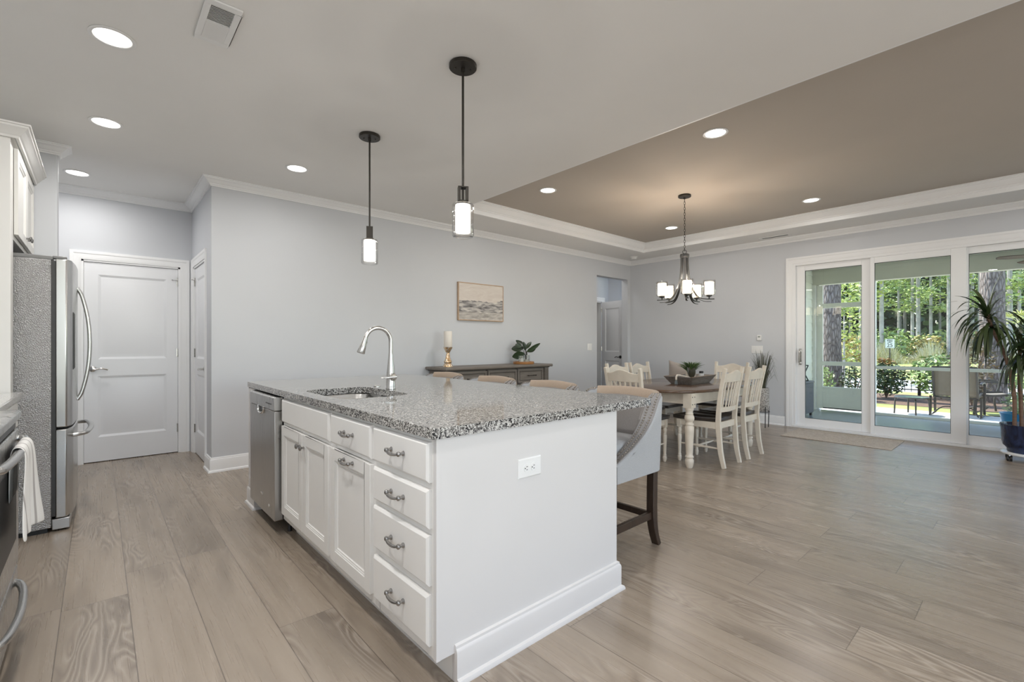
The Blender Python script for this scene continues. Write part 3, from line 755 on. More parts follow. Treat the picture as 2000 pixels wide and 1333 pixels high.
# ------------------------------------------------------------------ bar stools (local: faces -x, origin on the floor under the seat)
def make_stool(label):
    t = thing('bar_stool', label, 'stool', (0, 0, 0), 'bar stools along the island')
    # plan curve of the shell: open toward -x, rounded across the back
    def plan(s, half=0.285, back=0.285, front=-0.215, r=0.115):
        """s 0..1 from the front of one side round the back to the front of the other"""
        pts = [(front, -half), (back - r, -half)]; n = 12
        for k in range(1, n): 
            a = -PI / 2 + (PI / 2) * k / n
            pts.append((back - r + r * math.cos(a), -half + r + r * math.sin(a)))
        for k in range(1, 12):
            y = -half + r + (half - r) * 2 * k / 12; pts.append((back + 0.022 * (1 - (y / (half - r)) ** 2), y))
        for k in range(n - 1, 0, -1):
            a = -PI / 2 + (PI / 2) * k / n
            pts.append((back - r + r * math.cos(a), half - r - r * math.sin(a)))
        pts.append((back - r, half)); pts.append((front, half))
        L = [0]
        for a, b2 in zip(pts, pts[1:]): L.append(L[-1] + math.hypot(b2[0] - a[0], b2[1] - a[1]))
        d = s * L[-1]
        for i in range(len(L) - 1):
            if d <= L[i + 1] + 1e-9:
                k = (d - L[i]) / max(L[i + 1] - L[i], 1e-9)
                return (pts[i][0] + (pts[i + 1][0] - pts[i][0]) * k, pts[i][1] + (pts[i + 1][1] - pts[i][1]) * k)
        return pts[-1]
    ARM = [(-0.215, 0.560), (-0.126, 0.597), (-0.063, 0.623), (-0.004, 0.657), (0.058, 0.698), (0.111, 0.750), (0.149, 0.805), (0.171, 0.848), (0.192, 0.882), (0.22, 0.897), (0.285, 0.903), (0.32, 0.912)]
    def topz(s):
        x = plan(s)[0]
        for (xa, za), (xb, zb) in zip(ARM, ARM[1:]):
            if x <= xb: return za + (zb - za) * max(0, (x - xa)) / (xb - xa)
        return ARM[-1][1]
    wing = lambda s: plan(s)[0] < 0.262
    NS = 110; ZB = 0.455
    def rake(x, z): return x + 0.03 * max(0, (z - ZB)) / 0.45 * max(0, min(1, (x + 0.1) / 0.3))
    outer, inner = [], []
    for i in range(NS + 1):
        s = i / NS; o = plan(s); q = plan(s, 0.225, 0.225, -0.215, 0.07); z = topz(s)
        outer.append((o, z)); inner.append((q, z))
    b = MB(); rings = []
    for (o, z), (q, _) in zip(outer, inner):
        mx, my = (o[0] + q[0]) / 2, (o[1] + q[1]) / 2
        mid = lambda k: (o[0] + (q[0] - o[0]) * k, o[1] + (q[1] - o[1]) * k)
        ring = [(o[0], o[1], ZB)]
        for zz in (0.6, 0.75):
            if zz < z - 0.02: ring.append((rake(o[0], zz), o[1], zz))
            else: ring.append((rake(o[0], z - 0.03), o[1], z - 0.03))
        for k, dz in ((0.0, -0.018), (0.12, -0.004), (0.3, 0.0), (0.7, 0.0), (0.88, -0.004), (1.0, -0.018)):
            p = mid(k); ring.append((rake(p[0], z), p[1], z + dz))
        ring += [(rake(q[0], 0.6), q[1], min(0.6, z - 0.03)), (q[0], q[1], ZB)]
        rings.append(ring)
    b.loops(rings); b.build('shell', M['greyfab'], t, world=False, smooth=50)
    # roll between the two wings, warm light put into its tan colour
    b = MB(); rings = []
    for i in range(NS + 1):
        s = i / NS
        if wing(s): continue
        o, z = outer[i]; q, _ = inner[i]
        mid = lambda k: (o[0] + (q[0] - o[0]) * k, o[1] + (q[1] - o[1]) * k)
        ring = []
        for k in range(13):
            a = PI * k / 12 - 0.0
            kk = 0.5 - 0.62 * math.cos(a)
            p = mid(kk); zz = z - 0.045 + 0.062 * math.sin(a) if 0 < k < 12 else z - 0.10
            ring.append((rake(p[0], z), p[1], zz))
        rings.append(ring)
    b.loops(rings); b.build('top_roll', M['warmlitfab'], t, world=False, smooth=60)
    # padded inner lining
    b = MB(); rings = []
    for i in range(NS + 1):
        s = i / NS
        if not 0.12 <= s <= 0.88: continue
        q, z = inner[i]; c = (-0.02, 0)
        d = Vector((c[0] - q[0], c[1] - q[1])); d.normalize()
        zt = z - 0.03
        rings.append([(rake(q[0], zt), q[1], zt), (rake(q[0], zt) + d.x * 0.02, q[1] + d.y * 0.02, zt - 0.012), (q[0] + d.x * 0.03, q[1] + d.y * 0.03, 0.5 * (zt + 0.6)), (q[0] + d.x * 0.025, q[1] + d.y * 0.025, 0.59), (q[0], q[1], 0.585)])
    b.loops(rings, close=True); b.build('back_lining', M['charfab'], t, world=False, smooth=60)
    # studded band along each sloping arm: welt with two rows of nailheads
    for sd in (0, 1):
        b = MB(); rings = []
        def across(s, k):
            ss = s if sd == 0 else 1 - s
            o = plan(ss); n = plan(ss, 0.225, 0.225, -0.215, 0.07); z = topz(ss)
            x, y = o[0] + (n[0] - o[0]) * k, o[1] + (n[1] - o[1]) * k
            return rake(x, z), y, z
        for i in range(NS + 1):
            s = i / NS
            if s >= 0.5 or not wing(s): continue
            (px_, py_, z), (qx_, qy_, _) = across(s, 0.08), across(s, 0.94)
            rings.append([(px_, py_, z - 0.006), (px_, py_, z + 0.0015), (qx_, qy_, z + 0.0015), (qx_, qy_, z - 0.006)])
        b.loops(rings); b.mi = 1
        last = None; k = 0
        for i in range(900):
            s = i / 1800
            if s < 0.006 or not wing(s): continue
            c = Vector(across(s, 0.5))
            if last is not None and (c - last).length < 0.0165: continue
            last = c
            for q in (0.30, 0.72):
                x, y, z = across(s, q); b.ball((x, y, z + 0.001), 0.0062, 6, 4)
        b.build('nailhead_trim', [M['charfab'], M['studs']], t, world=False, smooth=50)
    b = MB(); poly = [(x * 1.0, y) for x, y in rrect(-0.225, -0.222, 0.20, 0.222, 0.05, 5)]
    b.loops([[(x, y, 0.50) for x, y in poly], [(x, y, 0.60) for x, y in poly], [(x * 0.985, y * 0.985, 0.63) for x, y in poly], [(x * 0.93, y * 0.93, 0.645) for x, y in poly], [(x * 0.6, y * 0.6, 0.655) for x, y in poly]])
    b.build('seat_cushion', M['greyfab'], t, world=False, smooth=60)
    for sy in (-1, 1):
        b = MB(); b.bar(smooth([(0.205, sy * 0.235, 0.47), (0.20, sy * 0.235, 0.30), (0.20, sy * 0.236, 0.16), (0.217, sy * 0.237, 0.07), (0.245, sy * 0.238, 0.0)], 5), 0.047, [0.046] * 10 + [0.044, 0.042, 0.040, 0.038, 0.036, 0.034, 0.033, 0.032, 0.031, 0.03, 0.03], up=(1, 0, 0))
        b.build('leg', M['legdark'], t, world=False, bevel=0.003)
        b = MB(); b.bar([(-0.195, sy * 0.235, 0.47), (-0.195, sy * 0.235, 0.0)], [0.042, 0.032], [0.044, 0.032], up=(1, 0, 0)); b.build('leg', M['legdark'], t, world=False, bevel=0.003)
        b = MB(); b.bar([(-0.185, sy * 0.235, 0.185), (0.195, sy * 0.235, 0.185)], 0.022, 0.042); b.build('stretcher', M['legdark'], t, world=False, bevel=0.002)
    b = MB(); b.bar([(-0.195, -0.225, 0.24), (-0.195, 0.225, 0.24)], 0.022, 0.042); b.build('stretcher', M['legdark'], t, world=False, bevel=0.002)
    b = MB(); b.bar([(0.185, -0.225, 0.185), (0.185, 0.225, 0.185)], 0.022, 0.036); b.build('stretcher', M['legdark'], t, world=False, bevel=0.002)
    return t
stool = make_stool('grey upholstered bar stool at the near island corner with its side in full view')
stool.location = (2.265, 1.755, 0)
for y, lab in ((2.405, 'grey bar stool with top roll tinted tan for warm light, second from the near corner of the island'),
               (3.065, 'grey bar stool with top roll tinted tan for warm light, third from the near corner of the island'),
               (3.80, 'grey bar stool with top roll tinted tan for warm light at the far island end, below the candle')):
    copy_tree(stool, (2.265, y, 0), 0, lab)

# ------------------------------------------------------------------ dining table
tb = thing('dining_table', 'dining table with brown oval top and cream turned legs', 'table', (4.99, 2.69, 0))
def oval(ax, ay, e=3.2, n=64):
    return [(math.copysign(abs(math.cos(2 * PI * k / n)) ** (2 / e), math.cos(2 * PI * k / n)) * ax, math.copysign(abs(math.sin(2 * PI * k / n)) ** (2 / e), math.sin(2 * PI * k / n)) * ay) for k in range(n)]
b = MB(); ov = oval(0.945, 0.585)
b.loops([[(4.99 + x * s, 2.69 + y * s, z) for x, y in ov] for s, z in ((0.975, 0.722), (0.995, 0.726), (1.0, 0.734), (1.0, 0.742), (0.994, 0.750), (0.985, 0.753))])
b.build('tabletop', M['walnut'], tb, smooth=40)
b = MB(); b.box(4.984, 2.11, 0.7531, 4.987, 3.27, 0.7533); b.build('leaf_joint', M['black'], tb)
LX, LY = (4.285, 5.695), (2.235, 3.145)
for y in LY:
    b = MB(); b.box(LX[0] + 0.04, y - 0.011, 0.63, LX[1] - 0.04, y + 0.011, 0.722); b.box(LX[0] + 0.04, y - 0.016, 0.612, LX[1] - 0.04, y + 0.016, 0.632); b.build('apron', M['cream'], tb, bevel=0.002)
for x in LX:
    b = MB(); b.box(x - 0.011, LY[0] + 0.04, 0.63, x + 0.011, LY[1] - 0.04, 0.722); b.box(x - 0.016, LY[0] + 0.04, 0.612, x + 0.016, LY[1] - 0.04, 0.632); b.build('apron', M['cream'], tb, bevel=0.002)
TL = [(0.026, 0.0), (0.033, 0.012), (0.040, 0.05), (0.041, 0.075), (0.034, 0.090), (0.031, 0.094), (0.039, 0.100), (0.040, 0.110), (0.034, 0.120), (0.031, 0.128), (0.034, 0.16), (0.0425, 0.36), (0.0435, 0.395), (0.038, 0.405), (0.036, 0.411), (0.043, 0.418), (0.043, 0.428), (0.034, 0.436), (0.031, 0.444), (0.044, 0.462), (0.0465, 0.482), (0.042, 0.502), (0.034, 0.516), (0.038, 0.522), (0.034, 0.530), (0.032, 0.545), (0.040, 0.562), (0.042, 0.572), (0.040, 0.58), (0.040, 0.582)]
for x in LX:
    for y in LY:
        b = MB(); b.lathe(TL, (x, y, 0), 24); b.box(x - 0.043, y - 0.043, 0.58, x + 0.043, y + 0.043, 0.722)
        b.mi = 1
        for dx in (-0.022, 0.022):
            for z in (0.615, 0.685): b.lathe([(0.0, -0.0445), (0.006, -0.0445), (0.006, -0.042), (0, -0.042)], (x + dx, y, z), 8, axis='y')
        b.build('leg', [M['cream'], M['iron']], tb, smooth=35)

# ------------------------------------------------------------------ dining chairs (local: front toward +y)
def make_chair(label):
    t = thing('dining_chair', label, 'chair', (0, 0, 0), 'cream dining chairs around the table')
    for s in (-1, 1):
        b = MB(); pts = smooth([(s * 0.176, -0.265, 0.0), (s * 0.178, -0.232, 0.16), (s * 0.18, -0.215, 0.36), (s * 0.182, -0.212, 0.48), (s * 0.190, -0.235, 0.70), (s * 0.200, -0.285, 0.965)], 5)
        b.bar(pts, 0.030, [0.036 + 0.012 * math.sin(PI * min(1, k / 20)) for k in range(len(pts))], up=(0, 1, 0))
        b.build('leg', M['cream'], t, world=False, bevel=0.003)
        b = MB(); FL = [(0.013, 0.0), (0.017, 0.01), (0.021, 0.035), (0.021, 0.05), (0.016, 0.062), (0.019, 0.068), (0.015, 0.078), (0.015, 0.09), (0.021, 0.25), (0.022, 0.27), (0.016, 0.28), (0.021, 0.287), (0.016, 0.296), (0.022, 0.315), (0.021, 0.333), (0.015, 0.345), (0.018, 0.352)]
        b.lathe(FL, (s * 0.182, 0.190, 0), 14); b.box(s * 0.182 - 0.02, 0.170, 0.35, s * 0.182 + 0.02, 0.210, 0.440)
        b.build('leg', M['cream'], t, world=False, smooth=35)
        b = MB(); n = 14
        b.tube([(s * 0.179, -0.205 + 0.39 * k / n, 0.185) for k in range(n + 1)], [0.007 + 0.006 * math.sin(PI * k / n) + (0.004 if k in (7,) else 0) for k in range(n + 1)], 8)
        b.build('stretcher', M['cream'], t, world=False)
        b = MB(); b.box(s * 0.182 - 0.011, -0.20, 0.375, s * 0.182 + 0.011, 0.175, 0.437); b.build('seat_rail', M['cream'], t, world=False)
    b = MB(); n = 14
    b.tube([(-0.172 + 0.344 * k / n, 0.0, 0.185) for k in range(n + 1)], [0.006 + 0.006 * math.sin(PI * k / n) for k in range(n + 1)], 8); b.build('stretcher', M['cream'], t, world=False)
    for y in (-0.206, 0.190):
        b = MB(); b.box(-0.165, y - 0.010, 0.375, 0.165, y + 0.010, 0.437); b.build('seat_rail', M['cream'], t, world=False)
    # saddled seat
    b = MB(); NX, NY = 14, 12; g = []
    for j in range(NY + 1):
        v = j / NY; y = -0.195 + 0.445 * v; row = []
        hw = 0.165 + 0.065 * min(1, v * 2.2); hw -= 0.02 * max(0, (v - 0.9) / 0.1)
        for i in range(NX + 1):
            u = i / NX * 2 - 1
            d = -0.011 * max(0, 1 - (abs(abs(u) - 0.45) / 0.4) ** 2) * max(0, math.sin(PI * min(1, (v + 0.1) / 1.05)))
            row.append((u * hw, y, 0.472 + d))
        g.append(row)
    V = [[b.v(p) for p in r] for r in g]; U = [[b.v((p[0] * 0.97, p[1], 0.4385)) for p in r] for r in g]
    for j in range(NY):
        for i in range(NX):
            b.f([V[j][i], V[j][i + 1], V[j + 1][i + 1], V[j + 1][i]]); b.f([U[j][i], U[j + 1][i], U[j + 1][i + 1], U[j][i + 1]])
    for j in range(NY): b.f([V[j][0], V[j + 1][0], U[j + 1][0], U[j][0]]); b.f([V[j][NX], U[j][NX], U[j + 1][NX], V[j + 1][NX]])
    for i in range(NX): b.f([V[0][i], U[0][i], U[0][i + 1], V[0][i + 1]]); b.f([V[NY][i], V[NY][i + 1], U[NY][i + 1], U[NY][i]])
    b.build('seat', M['seatblack'], t, world=False, bevel=0.004, smooth=50)
    def yb(z): return -0.212 - 0.0 if z < 0.48 else -0.212 - 0.073 * ((z - 0.48) / 0.485) ** 1.4
    # crest rail, humped and bowed back
    b = MB(); n = 20; rings = []
    for k in range(n + 1):
        u = k / n * 2 - 1; x = u * 0.188; bow = -0.028 * (1 - u * u)
        top = 0.912 + 0.034 * (0.5 + 0.5 * math.cos(PI * min(1, abs(u) / 0.78))) ; bot = 0.828
        rings.append([(x, yb(bot) + bow - 0.009, bot), (x, yb(bot) + bow + 0.009, bot), (x, yb(top) + bow + 0.009, top), (x, yb(top) + bow - 0.009, top)])
    b.loops(rings); b.build('crest_rail', M['cream'], t, world=False, bevel=0.003, smooth=50)
    b = MB(); rings = []
    for k in range(n + 1):
        u = k / n * 2 - 1; x = u * 0.178; bow = -0.020 * (1 - u * u); z0, z1 = 0.535, 0.582
        rings.append([(x, yb(z0) + bow - 0.010, z0), (x, yb(z0) + bow + 0.010, z0), (x, yb(z1) + bow + 0.010, z1), (x, yb(z1) + bow - 0.010, z1)])
    b.loops(rings); b.build('back_rail', M['cream'], t, world=False, bevel=0.002, smooth=50)
    for k in range(6):
        u = (k - 2.5) / 2.5 * 0.76; b = MB()
        pts = [(u * (0.172 + 0.02 * q), yb(0.57 + 0.27 * q) - (0.020 + 0.008 * q) * (1 - u * u), 0.57 + 0.27 * q) for q in (0, 0.25, 0.5, 0.75, 1)]
        b.bar(pts, [0.016, 0.021, 0.022, 0.021, 0.018], 0.009, up=(0, 1, 0)); b.build('spindle', M['cream'], t, world=False, bevel=0.002)
    return t
ch = make_chair('cream spindle-back chair with black seat beside the near table leg')
ch.location = (4.665, 2.255, 0)
for x, y, rz, lab in ((5.225, 2.25, 0, 'cream spindle-back chair on the near side of the table, the one by the corner plant'),
                      (4.13, 2.70, -PI / 2, 'cream chair at the table end beside the bar stools, seen behind the nearest stool'),
                      (5.85, 2.62, PI / 2, 'cream chair at the table end toward the glass doors, facing the stools'),
                      (4.745, 3.13, PI, 'white-looking chair on the far side of the table, nearer the bar stools'),
                      (5.225, 3.13, PI, 'white-looking chair on the far side of the table, just behind the grey tassel')):
    copy_tree(ch, (x, y, 0), rz, lab)

# ------------------------------------------------------------------ on the table
tr = thing('wooden_tray', 'grey-brown wooden dough tray in the middle of the dining table', 'tray', (5.07, 2.63, 0.7535))
b = MB(); tx, ty, z0 = 5.07, 2.63, 0.7535
rt = Matrix.Translation((tx, ty, z0)) @ Matrix.Rotation(math.radians(4), 4, 'Z'); b.M = rt
q = lambda hx, hy, z: [(-hx, -hy, z), (hx, -hy, z), (hx, hy, z), (-hx, hy, z)]
b.loops([q(0.25, 0.115, 0.0), q(0.33, 0.165, 0.085), q(0.315, 0.150, 0.085), q(0.24, 0.105, 0.010)])
b.build('body', wood('weathered_tray', (0.14, 0.12, 0.105), (0.30, 0.275, 0.25), (1.5, 10, 10), 0.6), tr, smooth=20)
b = MB(rt); b.box(-0.316, -0.151, 0.083, 0.316, -0.149, 0.085)
for s in (-1, 1):
    b.box(-0.332, s * 0.157 - 0.009, 0.0845, 0.332, s * 0.157 + 0.009, 0.0875)
b.build('rim', wood('tray_rim', (0.20, 0.13, 0.08), (0.34, 0.24, 0.16), (1.5, 10, 10), 0.5), tr)
rng = random.Random(5)
def grass_tuft(mb, c, n, h, spread, rng, w=0.006):
    for _ in range(n):
        a = rng.uniform(0, 2 * PI); s = rng.uniform(0.15, 1.0) * spread; hh = h * rng.uniform(0.6, 1.08)
        d = Vector((math.cos(a), math.sin(a), 0)); p0 = Vector(c) + d * rng.uniform(0, 0.022)
        pts = [p0, p0 + d * s * 0.25 + Vector((0, 0, hh * 0.5)), p0 + d * s * 0.6 + Vector((0, 0, hh * 0.85)), p0 + d * s + Vector((0, 0, hh))]
        mb.ribbon(pts, [w, w, w * 0.8, 0.001], side=Vector((-d.y, d.x, 0)) if rng.random() < 0.5 else Vector((0.75, -0.66, 0)))
pl = thing('potted_grass', 'spiky green faux grass in a whitewashed pot on the wooden tray', 'plant', (5.13, 2.66, z0 + 0.0105))
b = MB(); b.lathe([(0.045, z0 + 0.0105), (0.048, z0 + 0.02), (0.056, z0 + 0.115), (0.052, z0 + 0.115), (0.050, z0 + 0.10), (0.0, z0 + 0.098)], (5.13, 2.66, 0), 6)
b.build('pot', paint('whitewash_pot', (0.62, 0.56, 0.48), 0.8, 0.08, 20), pl, smooth=20)
b = MB(); grass_tuft(b, (5.13, 2.66, z0 + 0.10), 230, 0.135, 0.15, rng, 0.009)
b.build('foliage', leafmat('succulent_green', (0.025, 0.055, 0.018), (0.13, 0.20, 0.07)), pl, bevel=-1, smooth=0)
pl = thing('magnolia_sprig', 'dark brown-green leafy sprig in a small pot on the wooden tray', 'plant', (5.00, 2.58, z0 + 0.0105))
b = MB(); b.lathe([(0.03, z0 + 0.0105), (0.034, z0 + 0.06), (0.031, z0 + 0.06), (0, z0 + 0.055)], (5.00, 2.58, 0), 14); b.build('pot', M['plastic'], pl)
b = MB()
def leaf_blade(mb, p, d, L, w, bend=0.3, n=6, side=None, cup=0.0):
    d = Vector(d).normalized(); s = Vector(side) if side is not None else d.cross(Vector((0, 0, 1)))
    if s.length < 1e-3: s = Vector((1, 0, 0))
    s = (s - d * s.dot(d)).normalized(); up = s.cross(d); Lv, Cv, Rv = [], [], []
    for k in range(n + 1):
        t = k / n; c = Vector(p) + d * L * t - up * bend * L * t * t
        ww = w * (math.sin(PI * min(1, t * 0.94 + 0.03)) ** 0.8) / 2
        Lv.append(mb.v(c - s * ww + up * cup * ww)); Cv.append(mb.v(c)); Rv.append(mb.v(c + s * ww + up * cup * ww))
    for k in range(n): mb.f([Lv[k], Cv[k], Cv[k + 1], Lv[k + 1]]); mb.f([Cv[k], Rv[k], Rv[k + 1], Cv[k + 1]])
for k in range(7):
    a = k * 0.9; leaf_blade(b, (5.00, 2.58, z0 + 0.055), (math.cos(a) * 0.4, math.sin(a) * 0.4, 1), rng.uniform(0.10, 0.15), 0.042, 0.15, side=(0.75, -0.66, 0))
b.build('leaf', leafmat('magnolia_leaf', (0.03, 0.025, 0.012), (0.06, 0.06, 0.03)), pl, bevel=-1, smooth=60)
b = MB(); b.lathe([(0.0, z0 + 0.0105), (0.028, z0 + 0.0105), (0.030, z0 + 0.016), (0.030, z0 + 0.100), (0.022, z0 + 0.104), (0.0, z0 + 0.104)], (5.265, 2.60, 0), 18)
j = b.build('white_jar', M['plastic'], None, shift=(5.265, 2.60, z0 + 0.0105)); tag(j, 'small white jar with dark lid on the wooden tray', 'jar')
b = MB(); b.lathe([(0.0, 0.0945), (0.024, 0.0945), (0.024, 0.115), (0.02, 0.118), (0.0, 0.118)], (0, 0, 0), 18); b.build('lid', M['black'], j, world=False)
gd = thing('bead_garland', 'whitewashed wooden bead garland with a grey tassel draped over the tray rim', 'garland', (4.8, 2.6, z0))
b = MB(); ends = [rt @ Vector(p) for p in ((0.12, -0.02, 0.035), (0.02, -0.07, 0.045), (-0.10, -0.05, 0.06), (-0.22, -0.03, 0.085), (-0.32, 0.0, 0.103), (-0.352, 0.005, 0.09), (-0.357, 0.005, 0.06))]
pp = smooth(ends, 5)
for p in pp: b.ball(p, 0.0108, 8, 6)
b.build('bead', paint('whitewash_bead', (0.66, 0.60, 0.52), 0.7, 0.08, 40), gd)
b = MB(); e = pp[-1]
for k in range(26):
    a = rng.uniform(0, 2 * PI); r = rng.uniform(0, 0.018); b.tube([e, (e.x + r * 0.7 * math.cos(a), e.y + r * 0.7 * math.sin(a), e.z - 0.02), (e.x + r * math.cos(a), e.y + r * math.sin(a), max(z0 + 0.003, e.z - 0.055))], 0.0018, 4)
b.build('tassel', paint('grey_tassel', (0.20, 0.23, 0.24), 0.9), gd)

# ------------------------------------------------------------------ sideboard
SBX0, SBX1, SBY, SBZ = 3.12, 4.83, 4.66, 0.915
sb = thing('sideboard', 'long grey-brown wooden sideboard against the back wall', 'sideboard', (3.97, 4.86, 0))
gw = wood('grey_oak', (0.125, 0.105, 0.088), (0.225, 0.198, 0.170), (1.3, 12, 12), 0.5, 2.5, 0.7)
gwd = wood('dark_oak', (0.035, 0.028, 0.023), (0.07, 0.058, 0.048), (1.3, 12, 12), 0.5)
b = MB(); b.box(SBX0, SBY + 0.02, 0.10, SBX1, 5.07, 0.868); b.build('carcass', gw, sb, bevel=0.002)
b = MB(); b.box(SBX0 - 0.062, SBY - 0.045, 0.878, SBX1 + 0.062, 5.085, SBZ); b.build('top', gw, sb, bevel=0.012)
b = MB(); b.box(SBX0 - 0.02, SBY - 0.012, 0.866, SBX1 + 0.02, 5.075, 0.878); b.build('top_moulding', gwd, sb)
for x in (SBX0, SBX1 - 0.075):
    b = MB(); b.box(x, SBY - 0.012, 0.0, x + 0.075, SBY + 0.06, 0.868); b.box(x + 0.02, SBY - 0.0135, 0.14, x + 0.055, SBY - 0.0125, 0.84); b.build('corner_post', gw, sb, bevel=0.004)
    b = MB(); b.box(x + 0.018, SBY - 0.0155, 0.13, x + 0.0225, SBY - 0.0115, 0.845); b.box(x + 0.0525, SBY - 0.0155, 0.13, x + 0.057, SBY - 0.0115, 0.845); b.build('post_groove', gwd, sb)
b = MB(); b.box(SBX0 + 0.075, SBY - 0.002, 0.655, SBX1 - 0.075, SBY + 0.02, 0.67); b.build('rail', gwd, sb)
xs = [3.205, 3.72, 4.235, 4.745]
for k in range(3):
    x0, x1 = xs[k] + 0.012, xs[k + 1] - 0.012
    for z0_, z1_, nm in ((0.672, 0.856, 'drawer'), (0.13, 0.648, 'door')):
        Mx = frame((x0, SBY - 0.005, z0_), '-y'); w, h = x1 - x0, z1_ - z0_
        d = cab_door(sb, Mx, w, h, gw, nm, 0.026)
        g = MB(Mx); r = 0.028
        for q in ((r, r, w - r, r + 0.005), (r, h - r - 0.005, w - r, h - r), (r, r, r + 0.005, h - r), (w - r - 0.005, r, w - r, h - r)): g.box(q[0], -0.0008, q[1], q[2], 0.004, q[3])
        g.build('bead', gwd, d)
        g = MB(Mx)
        if nm == 'drawer':
            for s in (-1, 1): g.tube([(w / 2 + s * 0.055, 0.012, h / 2), (w / 2 + s * 0.055, -0.026, h / 2)], 0.006, 8); g.ball((w / 2 + s * 0.072, -0.026, h / 2), 0.009, 8, 6)
            g.tube([(w / 2 - 0.072, -0.026, h / 2), (w / 2 + 0.072, -0.026, h / 2)], 0.0055, 8)
        else: g.tube([(w - 0.05, 0.012, h * 0.6), (w - 0.05, -0.024, h * 0.6), (w - 0.05, -0.024, h * 0.8), (w - 0.05, 0.012, h * 0.8)], 0.006, 8)
        g.build('handle', M['bronze'], d)
    if k < 2:
        b = MB(); b.box(xs[k + 1] - 0.0115, SBY - 0.001, 0.12, xs[k + 1] + 0.0115, SBY + 0.02, 0.866); b.build('stile', gwd, sb)
# candle on a gold glass holder
cx, cy = 3.245, 4.85
hd = thing('candle_holder', 'gold mercury-glass candle holder on the left end of the sideboard', 'candle holder', (cx, cy, SBZ))
b = MB(); b.lathe([(0.0, SBZ + 0.0005), (0.066, SBZ + 0.0005), (0.066, SBZ + 0.006), (0.052, SBZ + 0.03), (0.040, SBZ + 0.046), (0.050, SBZ + 0.055), (0.050, SBZ + 0.065), (0.041, SBZ + 0.082), (0.030, SBZ + 0.11), (0.023, SBZ + 0.16), (0.020, SBZ + 0.172), (0.034, SBZ + 0.195), (0.055, SBZ + 0.232), (0.057, SBZ + 0.245), (0.054, SBZ + 0.245), (0.048, SBZ + 0.236), (0.0, SBZ + 0.234)], (cx, cy, 0), 16)
gm, nt, bb = newmat('gold_mercury_glass'); vv = coords(nt)
nt.links.new(ramp(nt, noise(nt, vv, 45, 4, 0.7), [(0.35, (0.45, 0.26, 0.12)), (0.5, (0.78, 0.56, 0.32)), (0.62, (0.90, 0.86, 0.80))]), bb.inputs['Base Color'])
bb.inputs['Metallic'].default_value = 0.85; bb.inputs['Roughness'].default_value = 0.18
b.build('holder', gm, hd, smooth=60)
b = MB(); b.lathe([(0.0, 0.0), (0.050, 0.0), (0.052, 0.004), (0.052, 0.19), (0.048, 0.196), (0.040, 0.192), (0.0, 0.190)], (0, 0, 0), 24)
cd = b.build('pillar_candle', paint('ivory_wax', (0.78, 0.73, 0.66), 0.5, 0.01, 5), None, world=False); cd.location = (cx, cy, SBZ + 0.246)
tag(cd, 'thick ivory pillar candle standing on the gold holder', 'candle')
b = MB(); b.tube([(0, 0, 0.19), (0.001, 0, 0.203)], 0.0015, 5); b.build('wick', M['black'], cd, world=False)
# round wooden tray with jar candle and glass planter
cx, cy = 4.52, 4.84
b = MB(); b.lathe([(0.0, 0.0005), (0.148, 0.0005), (0.150, 0.004), (0.150, 0.034), (0.143, 0.036), (0.140, 0.034), (0.139, 0.012), (0.0, 0.012)], (0, 0, 0), 40)
o = b.build('round_tray', wood('honey_wood', (0.30, 0.13, 0.04), (0.48, 0.24, 0.09), (2, 2, 14), 0.35, coat=0.3), None, world=False); o.location = (cx, cy, SBZ); tag(o, 'round honey-coloured wooden tray on the right end of the sideboard', 'tray')
zt = SBZ + 0.0125
cj = thing('jar_candle', 'small white candle in a clear glass jar on the round tray', 'candle', (cx - 0.062, cy - 0.02, zt))
b = MB(); b.lathe([(0.0, zt), (0.040, zt), (0.041, zt + 0.004), (0.041, zt + 0.105), (0.038, zt + 0.105), (0.038, zt + 0.006), (0.0, zt + 0.006)], (cx - 0.062, cy - 0.02, 0), 24); b.build('jar', M['jarglass'], cj)
b = MB(); b.lathe([(0.0, zt + 0.0065), (0.037, zt + 0.0065), (0.037, zt + 0.065), (0.0, zt + 0.067)], (cx - 0.062, cy - 0.02, 0), 20); b.build('wax', M['plastic'], cj)
px, py = cx + 0.045, cy + 0.0
pt = thing('glass_planter', 'dark leafy cutting in a clear glass on the round sideboard tray', 'plant', (px, py, zt))
b = MB(); b.lathe([(0.0, zt), (0.052, zt), (0.055, zt + 0.004), (0.055, zt + 0.112), (0.0515, zt + 0.112), (0.0515, zt + 0.006), (0.0, zt + 0.006)], (px, py, 0), 28); b.build('glass', M['jarglass'], pt)
b = MB(); b.lathe([(0.0, zt + 0.0065), (0.050, zt + 0.0065), (0.050, zt + 0.045), (0.0, zt + 0.05)], (px, py, 0), 24); b.build('sand', paint('pale_sand', (0.62, 0.60, 0.56), 0.9, 0.1, 120), pt)
rng = random.Random(11); sg = []; b = MB(); lv = MB()
stem0 = Vector((px, py, zt + 0.03))
def at(dx, dz, dep): return stem0 + RGT * dx + Vector((0, 0, dz)) + FWD * dep
